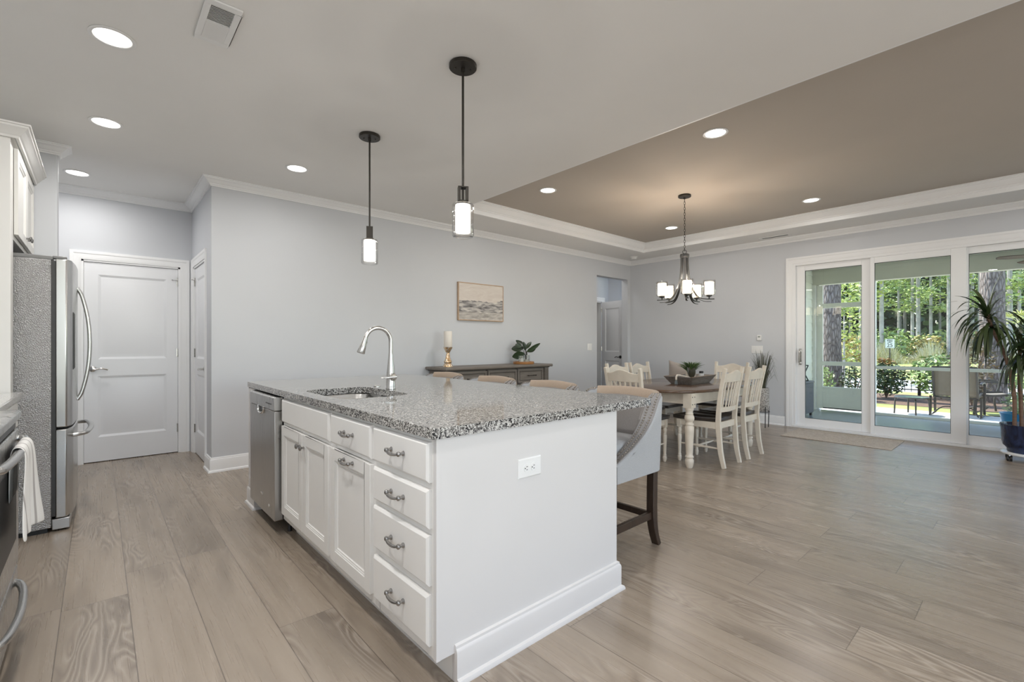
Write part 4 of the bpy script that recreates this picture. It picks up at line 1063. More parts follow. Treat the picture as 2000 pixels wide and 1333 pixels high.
for (ax, az), (bx_, bz_), wd, dep, tw_ in (((-0.03, 0.185), (-0.205, 0.175), 0.105, 0.00, 0.25), ((-0.02, 0.105), (-0.19, 0.055), 0.115, -0.04, -0.2), ((-0.01, 0.19), (-0.14, 0.30), 0.075, 0.05, 0.35), ((-0.06, 0.20), (-0.15, 0.235), 0.07, -0.02, 0.1),
        ((0.0, 0.17), (0.075, 0.275), 0.058, 0.03, -0.3), ((0.01, 0.13), (0.205, 0.245), 0.062, -0.03, 0.3), ((0.015, 0.13), (0.14, 0.18), 0.075, 0.03, -0.4), ((-0.005, 0.15), (-0.03, 0.27), 0.06, -0.05, 0.5)):
    p1 = at(ax, az, dep * 0.4); tip = at(bx_, bz_, dep); d = tip - p1; L = d.length; d.normalize()
    b.tube(smooth([stem0, (stem0 + p1) / 2 + RGT * 0.008, p1], 4), 0.0032, 6)
    side = d.cross(FWD * -1.0).normalized(); side = (side + FWD * tw_).normalized()
    leaf_blade(lv, p1, d, L, wd, 0.10, 9, side=side, cup=0.2)
b.build('stem', M['bronze'], pt); lv.build('leaf', leafmat('dark_leaf', (0.010, 0.022, 0.008), (0.035, 0.065, 0.025), 0.3), pt, bevel=-1, smooth=60)

# ------------------------------------------------------------------ seascape painting
pa = thing('seascape_painting', 'framed pale seascape painting hung above the sideboard', 'painting', (3.945, YB, 1.77))
x0, x1, z0, z1 = 3.558, 4.342, 1.515, 2.025; yf, ybk = YB - 0.034, YB - 0.001
oak = wood('light_oak', (0.40, 0.27, 0.17), (0.56, 0.41, 0.29), (3, 3, 3), 0.5)
b = MB()
for q in ((x0, z0, x0 + 0.012, z1), (x1 - 0.012, z0, x1, z1), (x0 + 0.012, z0, x1 - 0.012, z0 + 0.012), (x0 + 0.012, z1 - 0.012, x1 - 0.012, z1)): b.box(q[0], yf, q[1], q[2], ybk, q[3])
b.build('frame', oak, pa, bevel=0.001)
am, nt, bb = newmat('seascape_canvas'); tc = nt.nodes.new('ShaderNodeTexCoord'); sp = nt.nodes.new('ShaderNodeSeparateXYZ'); nt.links.new(tc.outputs['Object'], sp.inputs[0])
X, Z = sp.outputs[0], sp.outputs[2]
v1 = coords(nt, (3, 3, 16)); w1 = noise(nt, v1, 2.0, 5, 0.6, 0.6); v2 = coords(nt, (1.5, 1.5, 5)); w2 = noise(nt, v2, 2.5, 4, 0.6, 1.5)
skyc = ramp(nt, w2, [(0.3, (0.62, 0.55, 0.50)), (0.7, (0.72, 0.67, 0.61))])
zz = math_n(nt, 'ADD', Z, math_n(nt, 'MULTIPLY', math_n(nt, 'SUBTRACT', w1, 0.5), 0.06))
seac = ramp(nt, w1, [(0.34, (0.10, 0.095, 0.095)), (0.45, (0.30, 0.285, 0.28)), (0.55, (0.52, 0.49, 0.46)), (0.7, (0.70, 0.67, 0.62))])
low = ramp(nt, w2, [(0.35, (0.34, 0.31, 0.28)), (0.6, (0.66, 0.62, 0.57))])
lowm = math_n(nt, 'SMOOTHSTEP' if False else 'LESS_THAN', zz, -0.14)
sea = mixc(nt, math_n(nt, 'MULTIPLY', lowm, 0.7), seac, low)
horiz = math_n(nt, 'LESS_THAN', math_n(nt, 'SUBTRACT', zz, math_n(nt, 'MULTIPLY', math_n(nt, 'MAXIMUM', math_n(nt, 'SUBTRACT', X, 0.18), 0.0), 0.12)), 0.012)
nt.links.new(mixc(nt, horiz, skyc, sea), bb.inputs['Base Color']); bb.inputs['Roughness'].default_value = 0.7
b = MB(); b.box(x0 + 0.0122, yf + 0.004, z0 + 0.0122, x1 - 0.0122, ybk - 0.004, z1 - 0.0122); b.build('canvas', am, pa, smooth=0)

# ------------------------------------------------------------------ ceiling lights
def point(name, loc, energy, color, r, parent=None):
    d = bpy.data.lights.new(name, 'POINT'); d.energy = energy; d.color = color; d.shadow_soft_size = r
    o = bpy.data.objects.new(name, d); C.objects.link(o)
    if parent is not None:
        o.parent = parent; o.location = Vector(loc) - Vector(parent.location)
    else: o.location = loc
    return o
WARM = (1.0, 0.95, 0.89)
def downlight(x, y, z, label, k=1.0):
    t = thing('recessed_light', label, 'ceiling light', (x, y, z), 'recessed ceiling downlights')
    b = MB(); b.lathe([(0.072, z - 0.001), (0.094, z - 0.001), (0.095, z - 0.004), (0.090, z - 0.007), (0.078, z - 0.006), (0.074, z - 0.002)], (x, y, 0), 40)
    b.build('trim_ring', M['plastic'], t, smooth=40)
    b = MB(); b.lathe([(0.0, z - 0.002), (0.0745, z - 0.002), (0.0745, z - 0.0035), (0.0, z - 0.0035)], (x, y, 0), 36); b.build('lens', M['can'], t)
    d = bpy.data.lights.new('downlight', 'AREA'); d.shape = 'DISK'; d.size = 0.13; d.energy = CAN_W * k * (0.8 if z > CEIL + 0.05 else 1.0); d.color = (1.0, 0.975, 0.95); d.spread = math.radians(170)
    o = bpy.data.objects.new('downlight', d); C.objects.link(o); o.parent = t; o.location = (0, 0, -0.010)
    return t
downlight(0.055, 3.09, CEIL, 'recessed downlight in the kitchen ceiling closest to the air vent', 1.4)
downlight(0.042, 4.31, CEIL, 'recessed downlight in front of the stub wall, between two others of the aisle')
downlight(-0.14, 5.75, CEIL, 'recessed downlight over the alcove with the wide white door')
downlight(1.308, 4.32, CEIL, 'recessed downlight nearest the back wall, left of the pendant lights', 0.6)
downlight(3.70, 1.71, TRAYZ, 'recessed downlight in the taupe tray ceiling, the one nearest the camera')
downlight(3.70, 3.57, TRAYZ, 'recessed downlight in the taupe tray near its left back corner', 1.9)
downlight(6.27, 1.76, TRAYZ, 'recessed downlight in the taupe tray above the glass doors')
downlight(6.24, 3.53, TRAYZ, 'recessed downlight in the taupe tray just behind the chandelier chain')
for x, y, z in ((1.3, 0.6, CEIL), (3.7, -0.4, TRAYZ), (6.27, -0.4, TRAYZ), (1.3, -2.0, CEIL)):  # out of view, added for fill light
    downlight(x, y, z, 'unseen recessed downlight added as fill behind the camera')

downlight(0.05, 1.2, CEIL, 'unseen recessed downlight added as fill over the kitchen aisle', 2.6)  # out of view, added and strengthened to light the drawer side
def pendant(x, y, label, turn):
    t = thing('pendant_light', label, 'pendant light', (x, y, CEIL), 'pendant lights over the island')
    b = MB(); b.lathe([(0.0, CEIL - 0.0005), (0.074, CEIL - 0.0005), (0.076, CEIL - 0.004), (0.076, CEIL - 0.020), (0.073, CEIL - 0.023), (0.0, CEIL - 0.024)], (x, y, 0), 36)
    cpy = b.build('canopy', M['bronze'], t)
    b = MB()
    for s in (-1, 1): b.ball((x + s * 0.036, y - s * 0.02, CEIL - 0.026), 0.0045, 8, 5)
    b.build('screw', M['bronze'], cpy)
    b = MB(); b.tube([(x, y, CEIL - 0.024), (x, y, CEIL - 0.045)], 0.011, 10); b.tube([(x, y, CEIL - 0.04), (x, y, 1.985)], 0.0065, 10); b.build('stem', M['bronze'], t)
    b = MB(); u = Vector((math.cos(turn), math.sin(turn), 0)); q = Vector((-u.y, u.x, 0)); c = Vector((x, y, 0))
    for sgn in (-1, 1):
        p = c + u * 0.0215 * sgn; b.bar([p + Vector((0, 0, 1.984)), p + Vector((0, 0, 2.066))], 0.0135, 0.046, up=q)
    for zz in (1.987, 2.063): b.bar([c - u * 0.028 + Vector((0, 0, zz)), c + u * 0.028 + Vector((0, 0, zz))], 0.046, 0.006)
    b.build('bracket', M['bronze'], t)
    b = MB(); b.lathe([(0.0, 1.983), (0.030, 1.983), (0.031, 1.978), (0.028, 1.972), (0.0, 1.972)], (x, y, 0), 20); b.build('shade_cap', M['bronze'], t)
    b = MB(); b.lathe([(0.020, 1.971), (0.040, 1.968), (0.042, 1.962), (0.042, 1.822), (0.040, 1.816), (0.0, 1.814)], (x, y, 0), 28, cap=False); b.build('opal_shade', M['opal'], t)
    b = MB(); b.lathe([(0.030, 1.974), (0.054, 1.970), (0.057, 1.964), (0.057, 1.800), (0.053, 1.793), (0.030, 1.790), (0.0, 1.7895)], (x, y, 0), 32, cap=False)
    o = b.build('glass_shade', M['shadeglass'], t, bevel=-1)
    sm = o.modifiers.new('wall', 'SOLIDIFY'); sm.thickness = 0.003
    point('pendant_bulb', (x, y, 1.72), PENDANT_W, WARM, 0.004, t)
pendant(1.508, 2.106, 'dark bronze pendant with glass cylinder shade hung nearest the camera over the island', math.atan2(-1.508, 2.106) + 0.12)
pendant(1.504, 3.281, 'dark bronze pendant with glass cylinder shade over the far end of the island', math.atan2(3.281, 1.504))

CX, CY = 4.99, 2.66
chd = thing('chandelier', 'dark five-arm chandelier with glass cylinder shades above the dining table', 'chandelier', (CX, CY, TRAYZ))
b = MB(); b.lathe([(0.0, TRAYZ - 0.0005), (0.068, TRAYZ - 0.0005), (0.070, TRAYZ - 0.004), (0.070, TRAYZ - 0.020), (0.066, TRAYZ - 0.024), (0.012, TRAYZ - 0.026), (0.010, TRAYZ - 0.045), (0, TRAYZ - 0.045)], (CX, CY, 0), 32); b.build('canopy', M['bronze'], chd)
b = MB(); z = TRAYZ - 0.043; k = 0
while z > 2.275:
    L = 0.040; cz = z - L / 2 + 0.003; a = 0.7 + (PI / 2 if k % 2 else 0)
    ring = []
    for i in range(13):
        t = 2 * PI * i / 12; ring.append((CX + math.cos(a) * 0.008 * math.cos(t), CY + math.sin(a) * 0.008 * math.cos(t), cz + L / 2 * math.sin(t)))
    b.tube(ring, 0.0021, 5, cap=False); z -= L - 0.009; k += 1
b.build('chain', M['bronze'], chd)
b = MB(); ring = [(CX + 0.75 * 0.021 * math.cos(2 * PI * i / 20), CY - 0.66 * 0.021 * math.cos(2 * PI * i / 20), 2.247 + 0.023 * math.sin(2 * PI * i / 20)) for i in range(21)]
b.tube(ring, 0.0035, 6, cap=False); b.build('loop', M['iron'], chd)
b = MB(); b.lathe([(0.0, 2.224), (0.046, 2.222), (0.050, 2.216), (0.050, 2.186), (0.047, 2.182), (0.0, 2.18)], (CX, CY, 0), 30); b.lathe([(0, 2.18), (0.010, 2.18), (0.010, 2.165), (0, 2.16)], (CX, CY, 0), 12); b.build('hub', M['iron'], chd)
a0 = math.atan2(-CY, -CX) + math.radians(5.5)
for k in range(5):
    a = a0 + 2 * PI * k / 5; d = Vector((math.cos(a), math.sin(a), 0)); P = lambda r, z: (CX + d.x * r, CY + d.y * r, z)
    b = MB(); pts = smooth([P(0.038, 2.184), P(0.040, 2.08), P(0.052, 1.96), P(0.085, 1.83), P(0.15, 1.725), P(0.225, 1.70), P(0.315, 1.695)], 5)
    b.bar(pts, 0.025, 0.010, up=(d.x, d.y, 0.01)); arm = b.build('arm', M['iron'], chd, smooth=60)
    b = MB(); pts = smooth([P(0.045, 2.0), P(0.07, 1.86), P(0.13, 1.73), P(0.20, 1.678), P(0.285, 1.668)], 5)
    b.bar(pts, 0.016, 0.006, up=(d.x, d.y, 0.01)); b.build('arm_scroll', M['iron'], arm, smooth=60)
    sx, sy = CX + d.x * 0.262, CY + d.y * 0.262
    b = MB(); b.lathe([(0.0, 1.70), (0.008, 1.70), (0.008, 1.72), (0.030, 1.728), (0.032, 1.742), (0.0, 1.744)], (sx, sy, 0), 18); b.build('socket_cup', M['iron'], arm)
    b = MB(); b.lathe([(0.0, 1.746), (0.044, 1.746), (0.047, 1.750), (0.047, 1.885), (0.044, 1.887), (0.044, 1.752), (0.0, 1.750)], (sx, sy, 0), 24, cap=False); b.build('opal_shade', M['opalwarm'], chd)
    b = MB(); b.lathe([(0.0, 1.7442), (0.060, 1.7442), (0.066, 1.752), (0.066, 1.905)], (sx, sy, 0), 30, cap=False); o = b.build('glass_shade', M['shadeglass'], chd, bevel=-1)
    sm = o.modifiers.new('wall', 'SOLIDIFY'); sm.thickness = 0.003
    point('chandelier_bulb', (sx, sy, 1.900), CHAND_W, (1.0, 0.89, 0.76), 0.004, chd)

# ------------------------------------------------------------------ ceiling and wall fittings
VX, VY = 0.431, 2.620
vt = thing('air_vent', 'white louvred rectangular air vent in the kitchen ceiling', 'vent', (VX, VY, CEIL))
b = MB(); wx, wy, gx, gy = 0.073, 0.180, 0.047, 0.142
for q in ((-wx, -wy, wx, -gy), (-wx, gy, wx, wy), (-wx, -gy, -gx, gy), (gx, -gy, wx, gy)): b.box(VX + q[0], VY + q[1], CEIL - 0.010, VX + q[2], VY + q[3], CEIL - 0.0005)
b.build('frame', M['plastic'], vt, bevel=0.003)
b = MB(); b.box(VX - gx, VY - gy, CEIL - 0.002, VX + gx, VY + gy, CEIL - 0.0008); b.build('duct', M['black'], vt)
b = MB()
for k in range(26):
    y = VY - gy + 0.006 + k * 0.0108
    if k < 12: b.bar([(VX - gx, y, CEIL - 0.006), (VX + gx, y, CEIL - 0.006)], 0.0016, 0.0070, up=(0, 0.75, 1))
    else: b.bar([(VX - gx, y, CEIL - 0.006), (VX + gx, y, CEIL - 0.006)], 0.0016, 0.0115, up=(0, -0.9, 1))
b.box(VX - gx, VY - 0.012, CEIL - 0.010, VX + gx, VY - 0.006, CEIL - 0.003)
b.build('louvre', M['plastic'], vt)
vt = thing('ceiling_register', 'slim white ceiling register with a dark slot near the glass doors', 'vent', (7.28, 2.50, CEIL))
b = MB()
for q in ((-0.055, -0.20, -0.03, 0.20), (0.03, -0.20, 0.055, 0.20), (-0.03, -0.20, 0.03, -0.17), (-0.03, 0.17, 0.03, 0.20)): b.box(7.28 + q[0], 2.50 + q[1], CEIL - 0.007, 7.28 + q[2], 2.50 + q[3], CEIL - 0.0005)
b.build('frame', M['plastic'], vt, bevel=0.002)
b = MB(); b.box(7.25, 2.33, CEIL - 0.003, 7.31, 2.67, CEIL - 0.001); b.build('duct', M['black'], vt)
b = MB(); b.lathe([(0.0, -0.0005), (0.062, -0.0005), (0.064, -0.010), (0.058, -0.014), (0.050, -0.016), (0.046, -0.036), (0.040, -0.044), (0.0, -0.046)], (0, 0, 0), 30)
o = b.build('smoke_detector', M['plastic'], None, world=False); o.location = (7.10, 4.74, CEIL); tag(o, 'round white smoke detector on the ceiling in the far corner', 'smoke detector')
Mx = frame((7.52 - 0.0005, 2.83, 1.25), '-x')
b = MB(Mx); b.box(0, -0.022, 0, 0.065, 0, 0.085); th = b.build('thermostat', M['plastic'], bevel=0.006); tag(th, 'small white thermostat on the wall left of the glass doors', 'thermostat')
b = MB(Mx); b.box(0.016, -0.0228, 0.046, 0.049, -0.0215, 0.070); b.build('display', paint('lcd', (0.32, 0.35, 0.32), 0.3), th, world=False)
def switch_plate(Mx, w, n, label):
    o = plate_outlet('light_switch', Mx, w, 0.115, label, 'light switch')
    for k in range(n):
        cx = w / 2 + (k - (n - 1) / 2) * 0.046; b = MB(Mx)
        b.box(cx - 0.017, -0.0072, 0.024, cx + 0.017, -0.0058, 0.091); b.prism([(cx - 0.0145, 0.027), (cx + 0.0145, 0.027), (cx + 0.0145, 0.088), (cx - 0.0145, 0.088)], -0.010, -0.007, 'y'); b.build('rocker', M['plastic'], o, world=False, bevel=0.001)
    return o
switch_plate(frame((7.52 - 0.0005, 2.915, 1.055), '-x'), 0.165, 3, 'wide three-gang white light switch plate under the thermostat')
switch_plate(frame((6.26, YB - 0.0005, 1.09), '-y'), 0.118, 2, 'white light switch plate on the back wall left of the doorway')

# ------------------------------------------------------------------ refrigerator and its surround
fr = thing('refrigerator', 'stainless french-door refrigerator with textured grey side', 'refrigerator', (-0.55, 4.6, 0))
sm_, nt, bb = newmat('stucco_steel'); vv = coords(nt); vo = nt.nodes.new('ShaderNodeTexVoronoi'); vo.inputs['Scale'].default_value = 150; vo.feature = 'F1'; nt.links.new(vv, vo.inputs['Vector'])
nn = noise(nt, vv, 95, 3, 0.6, 2.5)
bb.inputs['Base Color'].default_value = (0.42, 0.42, 0.42, 1); bb.inputs['Metallic'].default_value = 0.9; bb.inputs['Roughness'].default_value = 0.27
bump(nt, bb, math_n(nt, 'ADD', nn, vo.outputs['Distance']), 0.8, 0.004)
b = MB(); b.box(-0.94, 4.15, 0.03, -0.222, 5.05, 1.735); b.build('cabinet', sm_, fr, bevel=0.004)
b = MB(); b.box(-0.9, 4.17, 0.0, -0.24, 5.03, 0.03); b.build('base_plinth', M['black'], fr)
b = MB(); b.box(-0.222, 4.155, 0.10, -0.203, 5.045, 1.73); b.build('gasket', M['iron'], fr)
fst = steel('fridge_steel', (0.62, 0.62, 0.61), 0.24, (1, 1, 0.2))
def fdoor(y0, y1, z0, z1, name):
    n = 10; poly = [(-0.203, y0), (-0.203, y1)] + [(-0.132 + 0.022 * (1 - ((4.6 - yy) / 0.45) ** 2) - (0.02 if yy in (y0, y1) and (yy < 4.2 or yy > 5.0) else 0), yy) for yy in [y1 + (y0 - y1) * k / n for k in range(n + 1)]]
    b = MB(); b.prism(poly, z0, z1, 'z'); return b.build(name, fst, fr, bevel=0.006, smooth=30)
dn = fdoor(4.155, 4.597, 0.665, 1.745, 'door'); df = fdoor(4.603, 5.045, 0.665, 1.745, 'door'); dz = fdoor(4.155, 5.045, 0.085, 0.650, 'freezer_drawer')
for y, d in ((4.555, dn), (4.645, df)):
    b = MB(); b.tube(smooth([(-0.112, y, 0.80), (-0.085, y, 0.86), (-0.055, y, 1.02), (-0.045, y, 1.2), (-0.055, y, 1.38), (-0.085, y, 1.54), (-0.112, y, 1.60)], 5), 0.013, 10, flat=0.9); b.build('handle', M['satin'], d)
b = MB(); b.tube(smooth([(-0.135, 4.26, 0.595), (-0.085, 4.275, 0.597), (-0.055, 4.33, 0.60), (-0.038, 4.6, 0.60), (-0.055, 4.87, 0.60), (-0.085, 4.925, 0.597), (-0.135, 4.94, 0.595)], 5), 0.017, 10, flat=0.8); b.build('handle', M['satin'], dz)
b = MB(); b.prism([(-0.128, 1.02), (-0.1165, 1.04), (-0.1165, 1.40), (-0.128, 1.42)], 4.24, 4.44, 'y'); b.build('dispenser', M['iron'], dn, bevel=0.003)
gp = paint('grey_plastic', (0.22, 0.22, 0.22), 0.4)
for ya, yb_ in ((4.157, 4.30), (4.90, 5.043)):
    b = MB(); b.box(-0.40, ya, 1.7355, -0.215, yb_, 1.760); b.box(-0.216, ya + 0.01, 1.7465, -0.150, ya + 0.06, 1.764); b.build('hinge_cover', gp, fr, bevel=0.004)
b = MB(); b.box(-0.22, 4.16, 0.012, -0.135, 5.04, 0.080); b.build('kick_plate', M['steel'], fr, bevel=0.004)
# tall side panel and cabinet over the refrigerator
oc = thing('refrigerator_surround', 'tall white cabinet surround with two doors and crown above the refrigerator', 'cabinet', (-0.68, 4.5, 0))
b = MB(); b.box(-0.968, 4.02, 0.0, -0.385, 4.12, 2.42); b.build('end_panel', M['cab'], oc, bevel=0.002)
b = MB(); b.box(-0.455, 4.012, 0.10, -0.385, 4.0205, 2.42); b.build('edge_stile', M['cab'], oc, bevel=0.002)
b = MB(); b.box(-0.47, 4.005, 0.0, -0.365, 4.125, 0.05); b.build('foot_block', M['panel'], oc, bevel=0.004)
b = MB(); b.box(-0.968, 4.122, 1.835, -0.385, 5.075, 2.42); b.build('body', M['cab'], oc, bevel=0.002)
for y0, kx in ((4.126, 0.425), (4.602, 0.035)):
    Mx = frame((-0.3635, y0, 1.865), '+x'); d = cab_door(oc, Mx, 0.466, 0.525, M['cab'])
    b = MB(Mx); b.lathe([(0.006, 0.0), (0.006, -0.012), (0.014, -0.018), (0.015, -0.024), (0.010, -0.028), (0.0, -0.029)], (kx, 0, 0.05), 14, axis='y'); b.build('knob', M['pewter'], d)
CC = [(0.0, 0.0), (-0.012, 0.0), (-0.016, 0.012), (-0.026, 0.020), (-0.046, 0.048), (-0.056, 0.056), (-0.058, 0.066), (-0.066, 0.068), (-0.066, 0.078), (0.0, 0.078)]
b = MB(); b.sweep([(-0.968, 4.010), (-0.363, 4.010), (-0.363, 5.079)], CC, False, 2.415); b.box(-0.968, 4.02, 2.42, -0.37, 5.075, 2.43); b.build('crown', M['cab'], oc, smooth=25)

# ------------------------------------------------------------------ counter, base cabinet and range
bc = thing('base_cabinet', 'white base cabinet between the range and the refrigerator panel', 'cabinet', (-0.66, 3.45, 0))
b = MB(); b.box(-0.968, 2.915, 0.105, -0.372, 4.0, 0.876); b.box(-0.9, 2.915, 0.0, -0.45, 4.0, 0.105); b.build('body', M['cab'], bc)
for y0, y1 in ((2.935, 3.455), (3.465, 3.985)):
    Mx = frame((-0.3525, y0, 0.716), '+x'); w = y1 - y0; b = MB(Mx); b.box(0, 0, 0, w, 0.0195, 0.142); d = b.build('drawer', M['cab'], bc, bevel=0.006); bar_pull(Mx, w / 2, 0.073).build('handle', M['pewter'], d)
    Mx = frame((-0.3525, y0, 0.148), '+x'); d = cab_door(bc, Mx, w, 0.545, M['cab'])
b = MB(); b.box(-0.968, 2.905, 0.8765, -0.333, 4.003, 0.914)
lg_, nt, bb = newmat('pale_counter'); f = noise(nt, coords(nt), 150, 3, 0.7); nt.links.new(ramp(nt, f, [(0.3, (0.33, 0.32, 0.31)), (0.6, (0.60, 0.59, 0.57))]), bb.inputs['Base Color']); bb.inputs['Roughness'].default_value = 0.12
tag(b.build('kitchen_counter', lg_, bevel=0.006), 'pale stone counter between the range and the refrigerator panel', 'countertop')
rg = thing('range', 'stainless steel range with a dish towel on its oven door', 'range', (-0.6, 2.5, 0))
b = MB(); b.box(-0.96, 2.13, 0.03, -0.300, 2.89, 0.895); b.build('body', M['iron'], rg)
b = MB(); b.box(-0.96, 2.125, 0.896, -0.262, 2.895, 0.914); b.build('cooktop', M['black'], rg, bevel=0.003)
b = MB(); b.prism([(-0.34, 0.916), (-0.262, 0.920), (-0.246, 0.912), (-0.246, 0.885), (-0.262, 0.875), (-0.30, 0.875)], 2.125, 2.895, 'y'); b.build('front_rim', M['steel'], rg, bevel=0.003)
b = MB(); b.box(-0.30, 2.135, 0.845, -0.262, 2.885, 0.874); b.build('vent_strip', M['iron'], rg)
b = MB(); b.box(-0.298, 2.132, 0.275, -0.254, 2.888, 0.842); od = b.build('oven_door', M['steel'], rg, bevel=0.005)
b = MB(); b.box(-0.2535, 2.23, 0.40, -0.2515, 2.79, 0.72); b.build('oven_window', M['black'], od)
b = MB(); b.tube(smooth([(-0.256, 2.86, 0.80), (-0.240, 2.855, 0.80), (-0.228, 2.80, 0.795), (-0.220, 2.5, 0.79), (-0.228, 2.22, 0.795), (-0.240, 2.165, 0.80), (-0.256, 2.16, 0.80)], 5), 0.015, 10, flat=1.0); b.build('oven_handle', M['satin'], od)
b = MB(); b.box(-0.298, 2.132, 0.055, -0.256, 2.888, 0.262); sd = b.build('storage_drawer', M['steel'], rg, bevel=0.005)
b = MB(); b.tube(smooth([(-0.258, 2.80, 0.215), (-0.238, 2.77, 0.212), (-0.222, 2.68, 0.208), (-0.214, 2.5, 0.205), (-0.222, 2.34, 0.208), (-0.238, 2.25, 0.212), (-0.258, 2.22, 0.215)], 5), 0.014, 10); b.build('drawer_handle', M['satin'], sd)
b = MB()
for y in (2.26, 2.51, 2.76):
    for x in (-0.50, -0.80):
        b.bar([(x - 0.12, y, 0.935), (x + 0.12, y, 0.935)], 0.010, 0.012); b.bar([(x, y - 0.115, 0.935), (x, y + 0.115, 0.935)], 0.010, 0.012)
        for dx, dy in ((-0.115, 0), (0.115, 0), (0, -0.11), (0, 0.11)): b.box(x + dx - 0.006, y + dy - 0.006, 0.914, x + dx + 0.006, y + dy + 0.006, 0.93)
b.build('burner_grate', M['black'], rg)
b = MB()
for y in (2.2, 2.82):
    for x in (-0.9, -0.36): b = MB(); b.tube([(x, y, 0), (x, y, 0.032)], 0.016, 8); b.build('foot', M['black'], rg)
# dish towel over the oven handle
tw = MB(); rows = []; NY = 16
prof = [(-0.249, 0.60), (-0.249, 0.68), (-0.2475, 0.75), (-0.2445, 0.795), (-0.237, 0.811), (-0.222, 0.8135), (-0.208, 0.805), (-0.202, 0.78), (-0.203, 0.72), (-0.206, 0.64), (-0.206, 0.56), (-0.204, 0.49)]
for i, (x, z) in enumerate(prof):
    row = []
    for j in range(NY + 1):
        v = j / NY; drop = max(0, (0.80 - z) / 0.31); front = 1 if i > 6 else 0
        y = 2.53 + v * 0.27 + (v - 0.68) * 0.22 * drop * front
        wob = math.sin(v * 17 + 0.6) * 0.011 + math.sin(v * 8.5) * 0.008
        row.append((x + (wob * drop + 0.034 * drop * v ** 2) * front, y, z - front * drop ** 2 * 0.045 * v))
    rows.append(row)
V = [[tw.v(p) for p in r] for r in rows]
for i in range(len(V) - 1):
    for j in range(NY): tw.f([V[i][j], V[i][j + 1], V[i + 1][j + 1], V[i + 1][j]])
tm, nt, bb = newmat('striped_towel'); tc = nt.nodes.new('ShaderNodeTexCoord'); sp = nt.nodes.new('ShaderNodeSeparateXYZ'); nt.links.new(tc.outputs['Object'], sp.inputs[0])
st = math_n(nt, 'PINGPONG', math_n(nt, 'MULTIPLY', sp.outputs[1], 22.0), 1.0)
nt.links.new(ramp(nt, st, [(0.0, (0.40, 0.38, 0.37)), (0.10, (0.40, 0.38, 0.37)), (0.16, (0.74, 0.73, 0.71)), (1.0, (0.76, 0.75, 0.73))]), bb.inputs['Base Color']); bb.inputs['Roughness'].default_value = 0.95
bump(nt, bb, noise(nt, coords(nt), 350, 2), 0.3, 0.001)
o = tw.build('dish_towel', tm, bevel=-1, smooth=60); o.modifiers.new('cloth', 'SOLIDIFY').thickness = 0.004; o.modifiers['cloth'].offset = 1; o.modifiers.new('soft', 'SUBSURF').levels = 1
tag(o, 'white towel with thin grey stripes hanging on the oven handle', 'towel')

# ------------------------------------------------------------------ corner things
mt, nt, bb = newmat('beige_mat'); v = coords(nt); w1 = noise(nt, v, 26, 4, 0.65, 1.0); nt.links.new(ramp(nt, w1, [(0.38, (0.40, 0.335, 0.27)), (0.62, (0.56, 0.50, 0.43))]), bb.inputs['Base Color']); bb.inputs['Roughness'].default_value = 0.95; bump(nt, bb, noise(nt, v, 400, 2), 0.4, 0.002)
b = MB(); b.box(6.665, 1.08, 0.0005, 7.43, 2.225, 0.008); tag(b.build('door_mat', mt, bevel=0.003), 'beige patterned mat on the floor before the glass doors', 'mat')
sp_ = thing('plant_stand', 'tall grassy plant in a white textured pot on thin black legs in the corner', 'plant', (7.17, 2.63, 0))
pxx, pyy = 7.17, 2.63
b = MB()
for k in range(4):
    a = PI / 4 + k * PI / 2; b.tube([(pxx + 0.085 * math.cos(a), pyy + 0.085 * math.sin(a), 0), (pxx + 0.095 * math.cos(a), pyy + 0.095 * math.sin(a), 0.30)], 0.006, 6)
ring = [(pxx + 0.094 * math.cos(2 * PI * k / 16), pyy + 0.094 * math.sin(2 * PI * k / 16), 0.225) for k in range(17)]
b.tube(ring, 0.005, 6, cap=False); b.build('stand', M['black'], sp_)
wm, nt, bb = newmat('woven_white_pot'); f = noise(nt, coords(nt), 60, 2, 0.6); nt.links.new(ramp(nt, f, [(0.40, (0.20, 0.18, 0.16)), (0.58, (0.50, 0.47, 0.44))]), bb.inputs['Base Color']); bump(nt, bb, f, 0.6, 0.01)
b = MB(); b.lathe([(0.0, 0.2305), (0.07, 0.2305), (0.085, 0.25), (0.088, 0.33), (0.086, 0.56), (0.080, 0.565), (0.078, 0.53), (0.0, 0.52)], (pxx, pyy, 0), 26); b.build('pot', wm, sp_)
b = MB(); rng = random.Random(3)
for k in range(150):
    a = rng.uniform(0, 2 * PI); s = rng.uniform(0.03, 0.19); h = rng.uniform(0.28, 0.66) * (1 - s * 0.8)
    d = Vector((math.cos(a), math.sin(a), 0)); p0 = Vector((pxx, pyy, 0.525)) + d * 0.03; droop = rng.uniform(0, 0.20) if s > 0.15 else 0
    if pxx + d.x * s > 7.46: s = (7.46 - pxx) / max(d.x, 0.2)
    b.ribbon([p0, p0 + d * s * 0.3 + Vector((0, 0, h * 0.55)), p0 + d * s * 0.7 + Vector((0, 0, h * 0.9)), p0 + d * s + Vector((0, 0, h - droop))], [0.007, 0.008, 0.006, 0.001], side=Vector((-d.y, d.x, 0)))
b.build('foliage', leafmat('reed_green', (0.035, 0.04, 0.022), (0.12, 0.12, 0.075)), sp_, bevel=-1, smooth=0)
bn = thing('corner_bench', 'low upholstered bench against the right wall behind the dining table', 'bench', (7.15, 4.1, 0))
b = MB(); b.box(6.92, 3.55, 0.36, 7.40, 4.75, 0.46); b.build('seat', M['greyfab'], bn, bevel=0.03, bseg=3)
for x in (6.97, 7.35):
    for y in (3.62, 4.68): b = MB(); b.tube([(x, y, 0), (x, y, 0.362)], [0.016, 0.022], 10); b.build('leg', M['legdark'], bn)
